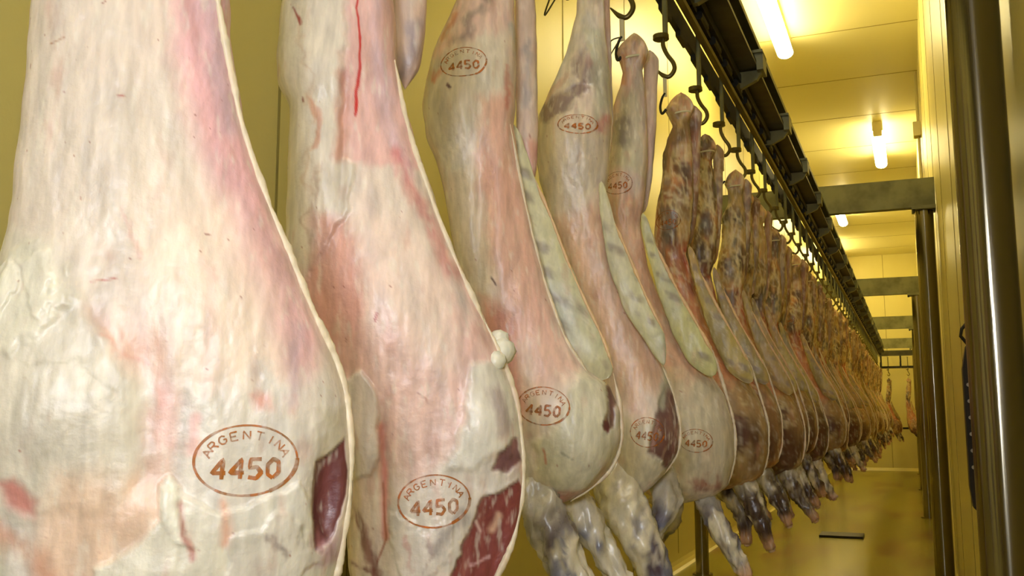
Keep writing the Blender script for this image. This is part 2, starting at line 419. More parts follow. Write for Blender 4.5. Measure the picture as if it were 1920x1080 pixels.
class Body:
    """one lofted piece of tissue between a left and a right outline"""
    def __init__(s, L, R, depth=.6, dmax=.095, step=.004, nf=60, nb=16, y0=0., back=1., lumps=(), rough=.0016, seed=0, sm=.02, p=2.3, raised=(), musc=.004):
        s.raised = raised; s.musc = musc
        z0 = max(L[:, 1].min(), R[:, 1].min()); z1 = min(L[:, 1].max(), R[:, 1].max())
        n = int((z1 - z0) / step) + 2
        s.zs = np.linspace(z0, z1, n); k = max(1, int(sm / step)) | 1
        s.xl = smooth_profile(L, s.zs, k); s.xr = smooth_profile(R, s.zs, k)
        e = np.minimum(s.zs - z0, z1 - s.zs)
        end = np.sqrt(np.clip(1 - (1 - np.clip(e / .03, 0, 1)) ** 2, 0, 1)) * .97 + .03
        c = (s.xl + s.xr) / 2; a = np.maximum((s.xr - s.xl) / 2, .004) * end
        s.c, s.a = c, a
        d = np.minimum(depth * a, dmax * (1 - np.exp(-depth * a / dmax)) * 1.25)
        kk = max(3, int(.05 / step)) | 1; ker = np.ones(kk) / kk
        s.d = np.convolve(np.pad(d, kk, mode='edge'), ker, mode='same')[kk:-kk] * (end)
        s.y0, s.back, s.lumps, s.rough, s.seed, s.p = y0, back, lumps, rough, seed, p
        s.nf, s.nb = nf, nb
    def relief(s, x, z):
        r = 0
        if s.raised:
            sd = s.seed * 7.3
            wx = (fbm(x * 45 + sd, z * 45, x * 0 + 1.7, 4) - .5); wz = (fbm(x * 45 + 9 + sd, z * 45, x * 0 + 8.1, 4) - .5)
            for L, m, ws, amp in s.raised:
                pad = 3 * m + ws * 3
                sel = (x > L[:, 0].min() - pad) & (x < L[:, 0].max() + pad) & (z > L[:, 1].min() - pad) & (z < L[:, 1].max() + pad)
                if sel.any():
                    f = np.zeros(x.shape); f[sel] = sstep(m, -m, poly_sd(L, (x + wx * ws)[sel], (z + wz * ws)[sel])); r = r + f * amp
        for (lx, lz, rx, rz, amp) in s.lumps:
            r = r + amp * np.exp(-(((x - lx) / rx) ** 2 + ((z - lz) / rz) ** 2))
        sd = s.seed * 13.7
        rd = 1 - 2 * np.abs(fbm(x * 14 + z * 3 + sd, z * 5 - x * 4, 0 * x + sd, 3) - .5) * 2
        r = r + s.musc * (rd - .6) * (.35 + .65 * sstep(-.62, -.42, z))
        r = r + s.musc * 1.1 * (fbm(x * 55 + sd, z * 40, 0 * x + 9, 3) - .5) * sstep(-.14, -.04, z) * 2
        r = r + s.rough * 2.2 * (fbm(x * 22 + sd, z * 9, 0 * x + sd, 3) - .5) + s.rough * 1.6 * (fbm(x * 80 + sd, z * 35, 0 * x + 3.3, 3) - .5)
        return r
    def front(s, x, z):
        x = np.asarray(x, float); z = np.asarray(z, float)
        c = np.interp(z, s.zs, s.c); a = np.interp(z, s.zs, s.a); d = np.interp(z, s.zs, s.d)
        u = np.clip(np.abs((x - c) / a), 0, 1)
        return s.y0 - d * (1 - u ** s.p) ** (1 / s.p) - s.relief(x, z) * sstep(1.0, .8, u)
    def mesh(s):
        nf, nb = s.nf, s.nb
        tf = np.linspace(0, math.pi, nf); tb = np.linspace(math.pi, 2 * math.pi, nb + 2)[1:-1]
        t = np.concatenate([tf, tb]); ct, st = np.cos(t), np.sin(t)
        e = 2 / s.p
        U = np.sign(ct) * np.abs(ct) ** e; V = np.sign(st) * np.abs(st) ** e
        X = s.c[:, None] + s.a[:, None] * U; Z = np.repeat(s.zs[:, None], len(t), 1)
        Y = s.y0 - np.where(V > 0, V, V * s.back) * s.d[:, None]
        rel = s.relief(X, Z) * sstep(1.0, .8, np.abs(U))
        Y = np.where(V >= 0, Y - rel, Y + rel * .5)
        wob = s.rough * 1.3 * (fbm(Z * 40 + s.seed, np.sign(U) * 7, Y * 0, 3) - .5)      # ragged outline
        X = X + wob * sstep(.8, 1, np.abs(U))
        n, m = X.shape
        idx = np.arange(n * m).reshape(n, m)
        a = idx[:-1]; b = idx[1:]
        q = np.stack([a, b, np.roll(b, -1, 1), np.roll(a, -1, 1)], -1).reshape(-1, 4)
        return np.stack([X, Y, Z], -1).reshape(-1, 3), q, [tuple(idx[0]), tuple(idx[-1][::-1])]

def np_mesh(name, V, Q, caps, C, m, parent):
    me = bpy.data.meshes.new(name)
    nq = len(Q); cl = [len(c) for c in caps]
    me.vertices.add(len(V)); me.vertices.foreach_set('co', V.astype(np.float32).ravel())
    loops = np.concatenate([Q.ravel()] + [np.array(c) for c in caps]).astype(np.int32)
    me.loops.add(len(loops)); me.loops.foreach_set('vertex_index', loops)
    tot = np.array([4] * nq + cl, np.int32); st = np.concatenate([[0], np.cumsum(tot)[:-1]]).astype(np.int32)
    me.polygons.add(len(tot)); me.polygons.foreach_set('loop_start', st); me.polygons.foreach_set('loop_total', tot)
    me.update(calc_edges=True); me.validate()
    me.polygons.foreach_set('use_smooth', np.ones(len(tot), bool))
    at = me.color_attributes.new('tissue', 'FLOAT_COLOR', 'POINT')
    at.data.foreach_set('color', np.concatenate([C, np.ones((len(C), 1))], 1).astype(np.float32).ravel())
    me.materials.append(m)
    o = bpy.data.objects.new(name, me); col.objects.link(o); o.parent = parent
    return o

def poly_sd(P, x, z):
    """signed distance (negative inside)"""
    d = np.full(x.shape, 1e9); ins = np.zeros(x.shape, bool)
    n = len(P)
    for i in range(n):
        a = P[i]; b = P[(i + 1) % n]; e = b - a; L = max(e @ e, 1e-12)
        t = np.clip(((x - a[0]) * e[0] + (z - a[1]) * e[1]) / L, 0, 1)
        d = np.minimum(d, (x - a[0] - t * e[0]) ** 2 + (z - a[1] - t * e[1]) ** 2)
        if abs(e[1]) > 1e-12:
            c = ((a[1] > z) != (b[1] > z)) & (x < e[0] * (z - a[1]) / e[1] + a[0]); ins ^= c
    d = np.sqrt(d); return np.where(ins, -d, d)
def line_d(P, x, z):
    d = np.full(x.shape, 1e9)
    for a, b in zip(P[:-1], P[1:]):
        e = b - a; L = max(e @ e, 1e-12)
        t = np.clip(((x - a[0]) * e[0] + (z - a[1]) * e[1]) / L, 0, 1)
        d = np.minimum(d, (x - a[0] - t * e[0]) ** 2 + (z - a[1] - t * e[1]) ** 2)
    return np.sqrt(d)

CREAM, PINK, GREY = lin((226, 209, 192)), lin((228, 184, 174)), lin((208, 203, 194))
WHITE, RED, DARKRED = lin((234, 226, 208)), lin((196, 70, 60)), lin((104, 44, 48))
def paint(V, fr, patches, seed=0, pal=(CREAM, PINK, GREY), front=True, dirt=1.0, mottle=0., low_dark=0.):
    x, y, z = V[:, 0], V[:, 1], V[:, 2]; sd = seed * 7.3
    n1 = fbm(x * 9 + sd, y * 9, z * 4 + sd, 4); n2 = fbm(x * 16 + 40 + sd, y * 16, z * 7, 4); n3 = fbm(x * 60 + sd, y * 60, z * 20, 4)
    n4 = fbm(x * 170 + sd, y * 170, z * 45 + sd, 3)
    C = np.outer(np.ones(len(x)), pal[0])
    def mix(C, c, f): return C * (1 - f[:, None]) + np.outer(f, c)
    C = mix(C, pal[1], sstep(.40, .68, n1) * .75)
    C = mix(C, pal[2], sstep(.50, .72, n2) * .75)
    # warp for ragged edges
    wx = (fbm(x * 45 + sd, z * 45, y * 0 + 1.7, 4) - .5); wz = (fbm(x * 45 + 9 + sd, z * 45, y * 0 + 8.1, 4) - .5)
    for pt in patches:
        kind, P, c, soft, stg = pt[:5]; warp = pt[5] if len(pt) > 5 else 12
        P = np.asarray(P, float)
        cx, cy = P[:, 0].mean(), P[:, 1].mean()
        s = fr.scale(cx, cy) if fr else .001
        L = fr.arr(P) if fr else P
        xx = x + wx * warp * 2.4 * s; zz = z + wz * warp * 2.4 * s
        ex = (pt[6] if len(pt) > 6 else 0)
        m = soft * s
        if kind == 'poly':
            pad = 3 * m + warp * 3 * s
            sel = (x > L[:, 0].min() - pad) & (x < L[:, 0].max() + pad) & (z > L[:, 1].min() - pad) & (z < L[:, 1].max() + pad)
            f = np.zeros(len(x)); f[sel] = sstep(m, -m, poly_sd(L, xx[sel], zz[sel])) * stg
        elif kind == 'line':
            w = ex * s; wn = np.clip((n1 - .5) * 1.2 + (n3 - .5) * 2.4 + .95, .15, 1.7) if ex > 2.6 else np.ones(len(x)); m = max(m, w * .5) if ex > 3.5 else m; pad = w + m * 2 + warp * 3 * s
            sel = (x > L[:, 0].min() - pad) & (x < L[:, 0].max() + pad) & (z > L[:, 1].min() - pad) & (z < L[:, 1].max() + pad)
            f = np.zeros(len(x)); f[sel] = sstep(w * wn[sel] + m, w * wn[sel] - m, line_d(L, xx[sel], zz[sel])) * stg
        if front: f = f * sstep(.03, .0, y)
        if len(pt) > 7 and pt[7]: f = f * sstep(.35, .6, (n3 if pt[7] == 1 else n4))
        C = mix(C, np.asarray(c), f)
    if mottle:
        a1 = fbm(x * 17 + sd, y * 17, z * 8 + sd, 4); a2 = fbm(x * 22 + 7 + sd, y * 22, z * 11, 3)
        up_ = .25 + .75 * sstep(-.62, -.40, z)
        C = mix(C, lin((92, 70, 52)), sstep(.50, .62, a1) * .85 * mottle * up_)
        C = mix(C, lin((126, 132, 136)), sstep(.56, .66, a2) * .55 * mottle * up_)
        C = mix(C, lin((226, 210, 160)), sstep(.045, .012, np.abs(a1 - .48)) * .7 * mottle * up_)
        C = mix(C, lin((224, 208, 164)), sstep(.03, .008, np.abs(a2 - .5)) * .6 * mottle)
    if low_dark:
        C = mix(C, lin((84, 46, 34)), sstep(-.82, -.94, z + (n1 - .5) * .3) * sstep(.38, .56, n2) * low_dark)  # mixes in dark brown towards the lower end
    # fine fibre streaks and small specks that belong to the meat
    C = mix(C, WHITE, sstep(.56, .78, n4) * .40)
    C = mix(C, lin((190, 130, 112)), sstep(.60, .80, n3) * .32 * dirt)
    sp = fbm(x * 260 + sd, y * 260, z * 260, 2)
    C = mix(C, lin((150, 70, 50)), sstep(.86, .91, sp) * .7 * dirt)
    return C

def tube_mesh(P, R, n=20, seed=0, rough=.0015, flat=1.0):
    """swept limb with a knobbly surface; P local xyz points"""
    m = max(8, int(sum(np.linalg.norm(np.diff(np.asarray(P), axis=0), axis=1)) / .006))
    Q = spl(P, m); rr = spl(np.array(R)[:, None], m)[:, 0]
    vs, fs = sweep([tuple(q) for q in Q], rr, n)
    V = np.array([tuple(v) for v in vs])
    ctr = np.repeat(Q, n, 0); dv = V - ctr; nn = fbm(V[:, 0] * 45 + seed, V[:, 1] * 45, V[:, 2] * 45, 3) - .5
    n5 = 1 - 2 * np.abs(fbm(V[:, 0] * 70 + seed, V[:, 1] * 70, V[:, 2] * 16, 3) - .5) * 2
    nn = nn + (n5 - .6) * .5
    V = ctr + dv * (1 + nn * rough / np.maximum(np.linalg.norm(dv, axis=1), .004) * 4)[:, None]
    t = np.repeat(np.linspace(0, 1, m), n)
    quads = np.array(fs[:-2]); return V, quads, [fs[-2], fs[-1]], t

def shank_paint(V, t, seed, white=.35, tone=0, pal=((92, 98, 128), (70, 38, 44))):
    x, y, z = V.T; sd = seed * 3.1
    n1 = fbm(x * 22 + sd, y * 22, z * 12, 4); n2 = fbm(x * 60 + sd, y * 60, z * 20 + sd, 4)
    base = lin((214, 204, 178)); blue = lin(pal[0]); pur = lin(pal[1]); tan = lin((206, 160, 122))
    C = np.outer(np.ones(len(x)), base)
    def mix(C, c, f): return C * (1 - f[:, None]) + np.outer(f, c)
    g = sstep(white - .1, white + .2, t)
    C = mix(C, blue, sstep(.40, .54, n1) * .85 * (.3 + .7 * g))
    C = mix(C, pur, sstep(.46, .6, n2 * .5 + n1 * .5 + .06 * tone) * .85 * g)
    C = mix(C, tan, sstep(.8, .95, t) * .8)
    C = mix(C, WHITE, sstep(.6, .75, n2) * .6)
    return C

def ribbon(body, pts, wd, off=.0006, closed=False, wn=0.25, seed=0):
    """flat strip of ink following the surface of the body"""
    P = np.asarray(pts, float); L = np.linalg.norm(np.diff(P, axis=0), axis=1).sum(); st = .0011 if wd > .0006 else .0018
    acc = np.concatenate([[0], np.cumsum(np.linalg.norm(np.diff(P, axis=0), axis=1))])
    s = np.linspace(0, acc[-1], max(2, int(L / st) + 1))
    Q = np.stack([np.interp(s, acc, P[:, 0]), np.interp(s, acc, P[:, 1])], 1)
    T = np.gradient(Q, axis=0); T /= np.linalg.norm(T, axis=1)[:, None] + 1e-9; N = np.stack([-T[:, 1], T[:, 0]], 1)
    ww = wd * (1 + wn * 2 * (fbm(Q[:, 0] * 150 + seed, Q[:, 1] * 150, Q[:, 0] * 0, 2) - .5))
    rows = []
    for k in (-1, 0, 1):
        q = Q + N * (k * ww / 2)[:, None]; y = body.front(q[:, 0], q[:, 1]) - off
        rows.append(np.stack([q[:, 0], y, q[:, 1]], 1))
    n = len(Q); V = np.concatenate(rows)
    F_ = [(i + k * n, i + 1 + k * n, i + 1 + (k + 1) * n, i + (k + 1) * n) for k in (0, 1) for i in range(n - 1)]
    return V, F_

GL = {'A': [[(0, 0), (.5, 1), (1, 0)], [(.2, .4), (.8, .4)]], 'R': [[(0, 0), (0, 1), (.7, 1), (.9, .75), (.7, .5), (0, .5)], [(.5, .5), (.95, 0)]],
      'G': [[(.95, .8), (.6, 1), (.2, .9), (0, .5), (.2, .1), (.6, 0), (.95, .2), (.95, .5), (.6, .5)]], 'E': [[(.9, 1), (0, 1), (0, 0), (.9, 0)], [(0, .5), (.7, .5)]],
      'N': [[(0, 0), (0, 1), (.9, 0), (.9, 1)]], 'T': [[(0, 1), (1, 1)], [(.5, 1), (.5, 0)]], 'I': [[(.5, 0), (.5, 1)]],
      '4': [[(.75, 0), (.75, 1), (0, .32), (1, .32)]], '5': [[(.9, 1), (.1, 1), (.05, .55), (.6, .6), (.95, .3), (.6, 0), (0, .08)]],
      '0': [[(.5, 0), (.1, .2), (.05, .7), (.45, 1), (.85, .85), (.92, .3), (.5, 0)]]}
def stamp(body, fr, cu, cv, ru, rv, tilt, parent, seed=0, letters=True):
    s = fr.scale(cu, cv); cx, cz = fr(cu, cv); rx, rz = ru * s, rv * s
    ct, st = math.cos(tilt), math.sin(tilt)
    def T(p): return [(cx + a * ct - b * st, cz + a * st + b * ct) for a, b in p]
    V = []; Fc = []; o = 0
    def add(pts, wd, sd=0):
        nonlocal o
        v, f = ribbon(body, T(pts), wd, seed=sd + seed); V.append(v); Fc.extend([tuple(i + o for i in q) for q in f]); o += len(v)
    for a0, a1, wf in ((0, 2.2, .75), (2.2, 3.6, 1.0), (3.6, 5.2, .9), (5.2, 6.32, 1.5)):
        add([(rx * math.cos(a), rz * math.sin(a)) for a in np.linspace(a0, a1, 30)], .055 * rx * wf, a0)
    dw = rx * .26; dh = rz * .55
    for i, ch in enumerate('4450'):
        x0 = -rx * .66 + i * rx * .35; z0 = -rz * .52
        for pl in GL[ch]:
            add([(x0 + a * dw + b * dh * .06, z0 + b * dh) for a, b in pl], rx * .085, i)
    if letters:
        for i, ch in enumerate('ARGENTINA'):
            th = math.radians(164 - i * 18.5 ); c = (rx * .78 * math.cos(th), rz * .70 * math.sin(th) + rz * .02)
            tx, tz = rx * math.sin(th), -rz * math.cos(th); l = math.hypot(tx, tz); tx, tz = tx / l, tz / l
            hw, hh = rx * .15, rz * .24
            for pl in GL[ch]:
                add([(c[0] + (a - .5) * hw * tx - (b - .5) * hh * tz, c[1] + (a - .5) * hw * tz + (b - .5) * hh * tx) for a, b in pl], rx * .032, 20 + i)
    V = np.concatenate(V)
    me = bpy.data.meshes.new('ink_stamp'); me.from_pydata([tuple(v) for v in V], [], Fc); me.materials.append(M['ink'])
    ob = bpy.data.objects.new('ink_stamp', me); col.objects.link(ob); ob.parent = parent
    ob['label'] = 'orange-brown oval ink stamp reading ARGENTINA 4450'
    return ob

def rim(body, fr, P, r_px, parent, name='cut_edge', c=(228, 212, 180), seed=0, yoff=.0, rough=.5):
    """fatty cut edge following the outline"""
    s = fr.scale(*P[len(P) // 2]); L = fr.arr(P); n = max(20, int(np.linalg.norm(np.diff(L, axis=0), axis=1).sum() / .003))
    Q = spl(L, n); y = body.front(Q[:, 0], Q[:, 1]) + yoff
    k = 9; y = np.convolve(np.pad(y, k, mode='edge'), np.ones(k) / k, mode='same')[k:-k]
    ar = np.arange(n) * 1.; R = r_px * s * (1 + rough * 2 * (fbm(ar * .10 + seed, ar * 0, ar * 0, 2) - .5) + rough * 1.2 * (fbm(ar * .5 + seed, ar * 0 + 3, ar * 0, 2) - .5))
    taper = np.clip(np.minimum(np.arange(n), np.arange(n)[::-1]) / 8, .2, 1)
    vs, fs = sweep([(a[0], b, a[1]) for a, b in zip(Q, y)], R * taper, 12)
    V = np.array([tuple(v) for v in vs]); C = np.outer(np.ones(len(V)), lin(c))
    f = sstep(.55, .75, fbm(V[:, 0] * 60 + seed, V[:, 1] * 60, V[:, 2] * 30, 3)) * .5
    C = C * (1 - f[:, None]) + np.outer(f, lin((214, 180, 150)))
    return np_mesh(name, V, np.array(fs[:-2]), [fs[-2], fs[-1]], C, M['fat'], parent)

def carcass(spec, seed=0, step=.005, nf=50, full=True):
    fr = Frame(spec['X'], spec['Y'], spec.get('k', .8))
    root = empty('lamb_carcass', (fr.X, fr.Y, H + fr.z), fr.a)
    def outl(side):
        P = fr.arr(spec[side]); ext = spec.get(side + '_top')
        return np.vstack([np.array(ext), P]) if ext else P
    lum = [(*fr(u, v), ru * fr.scale(u, v), rv * fr.scale(u, v), amp) for u, v, ru, rv, amp in spec.get('lumps', [])]
    rz = []
    for p in spec.get('patches', []):
        if len(p) > 8:
            P = np.asarray(p[1], float); sc_ = fr.scale(P[:, 0].mean(), P[:, 1].mean())
            rz.append((fr.arr(P), max(p[3] * .6, 2.5) * sc_, p[5] * 2.4 * sc_, p[8]))
    bd = Body(outl('left'), outl('right'), spec.get('depth', .62), step=step, nf=nf, lumps=lum, seed=seed, rough=spec.get('rough', .0018), raised=rz, musc=spec.get('musc', .0055), dmax=spec.get('dmax', .095), sm=spec.get('sm', .02))
    V, Q, caps = bd.mesh()
    np_mesh('flank', V, Q, caps, paint(V, fr, spec.get('patches', []), seed, spec.get('pal', (CREAM, PINK, GREY)), mottle=spec.get('mottle', 0), low_dark=spec.get('low_dark', 0)), M['flesh'], root)
    if 'leg2' in spec:
        Lp, Rp = spec['leg2']
        Lp = np.array([fr(*p, .05) if p[0] > 5 else p for p in Lp]); Rp = np.array([fr(*p, .05) if p[0] > 5 else p for p in Rp])
        lg = Body(Lp, Rp, .8, step=.006, nf=22, nb=12, y0=.055, seed=seed + 3)
        v, q, c = lg.mesh()
        np_mesh('hind_leg', v, q, c, paint(v, fr, spec.get('leg2_patches', []), seed + 5, (lin((214, 190, 170)), lin((205, 160, 150)), lin((180, 176, 172))) if not spec.get('low_dark') else (lin((178, 146, 104)), lin((170, 112, 84)), lin((130, 112, 88))), front=False, mottle=spec.get('mottle', 0) * .7), M['flesh'], root)
    if 'flap' in spec:
        Lp, Rp = fr.arr([(u - spec.get('flap_ext', 3), v) for u, v in spec['flap'][0]], .03), fr.arr(spec['flap'][1], .03)
        fl = Body(Lp, Rp, .28, step=.005, nf=26, nb=8, y0=spec.get('flap_y', .030), seed=seed + 8, rough=.0025)
        v, q, c = fl.mesh()
        C = paint(v, fr, spec.get('flap_patches', []), seed + 9, spec.get('flap_pal', (lin((206, 202, 160)), lin((205, 195, 168)), lin((186, 190, 168)))), front=False)
        # rib marks: dusky spots in a row between pale ribs
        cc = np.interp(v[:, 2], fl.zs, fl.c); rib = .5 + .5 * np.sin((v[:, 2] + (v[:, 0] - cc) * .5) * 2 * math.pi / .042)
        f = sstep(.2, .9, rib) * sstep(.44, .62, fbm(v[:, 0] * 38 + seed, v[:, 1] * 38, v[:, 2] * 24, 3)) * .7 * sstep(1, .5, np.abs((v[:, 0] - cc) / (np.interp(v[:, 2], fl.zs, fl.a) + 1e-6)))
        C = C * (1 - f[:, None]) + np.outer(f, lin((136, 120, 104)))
        np_mesh('belly_flap', v, q, c, C, M['fat'], root)
        rp = spec['flap'][1]
        rim(fl, fr, rp[1:-1], spec.get('flap_rim', 3), root, 'flap_edge', (226, 190, 140), seed + 2)
    for k, (P, r_) in enumerate(spec.get('rims', [])):
        rim(bd, fr, P, r_, root, seed=seed + k)
    for k, fl in enumerate(spec.get('forelegs', [])):
        y = fl.get('y', 0.0)
        P = [fr(u, v, y) for u, v, r_ in fl['p']]; P = [(a, y + (.045 if i == 0 else .015 if i == 1 else 0), b) for i, (a, b) in enumerate(P)]
        R = [r_ * fr.scale(u, v) for u, v, r_ in fl['p']]
        V, q, c, t = tube_mesh(P, R, 36, seed + k, .0042)
        ob = np_mesh('foreleg', V, q, c, shank_paint(V, t, seed + k * 3, fl.get('white', .35), fl.get('tone', 0), spec.get('shank_pal', ((92, 98, 128), (70, 38, 44)))), M['shank'], root)
        e = np.array(P[-1]); d_ = e - np.array(P[-2]); d_ /= np.linalg.norm(d_); rr = R[-1]
        if fl.get('bone', True):
            vv, ff = sweep([tuple(e - d_ * rr * .5), tuple(e + d_ * rr * .35), tuple(e + d_ * rr * .5)], [rr * .62, rr * .6, rr * .3], 14)
            VV = np.array([tuple(a) for a in vv])
            np_mesh('bone_end', VV, np.array(ff[:-2]), [ff[-2], ff[-1]], np.outer(np.ones(len(VV)), lin((214, 178, 140))), M['fat'], ob)
    for k, (cu, cv, ru, rv, tl) in enumerate(spec.get('stamps', [])):
        stamp(bd, fr, cu, cv, ru, rv, tl, root, seed + k)
    for k, (u, v, r_) in enumerate(spec.get('nubs', [])):
        x, z = fr(u, v); s = fr.scale(u, v) * r_; yy = float(bd.front(x, z)) + s * .3
        vv, ff = sweep([(x, yy, z - s), (x, yy, z - s * .6), (x, yy, z), (x, yy, z + s * .6), (x, yy, z + s)], [s * .25, s * .8, s, s * .8, s * .25], 20)
        VV = np.array([tuple(a) for a in vv]); nn = fbm(VV[:, 0] * 90, VV[:, 1] * 90, VV[:, 2] * 90, 3) - .5; VV[:, 0] += nn * s * .7; VV[:, 2] += nn * s * .5
        np_mesh('fat_nub', VV, np.array(ff[:-2]), [ff[-2], ff[-1]], np.outer(np.ones(len(VV)), lin((226, 222, 200))), M['fat'], root)
    if spec.get('tie'):
        u, v, hw = spec['tie']; x, z = fr(u, v); s = fr.scale(u, v) * hw
        pts = [(x + s * math.cos(a), -.002 + s * .9 * math.sin(a), z + s * .12 * math.cos(a)) for a in np.linspace(0, 2 * math.pi, 25)]
        MB().tube(pts, .0028, 8).build('hock_tie', M['strap'], root, smooth=True)
    return root, fr, bd

SK = [lin(c) for c in ((226, 170, 150), (214, 150, 138), (236, 205, 180))]
# local tops (s, z below the hook) shared by the nearest three, whose hocks hang above the frame
TOPL = [(-.028, -.004), (-.036, -.05), (-.045, -.13), (-.075, -.22)]
TOPR = [(.030, -.004), (.034, -.05), (.036, -.13), (.050, -.22)]

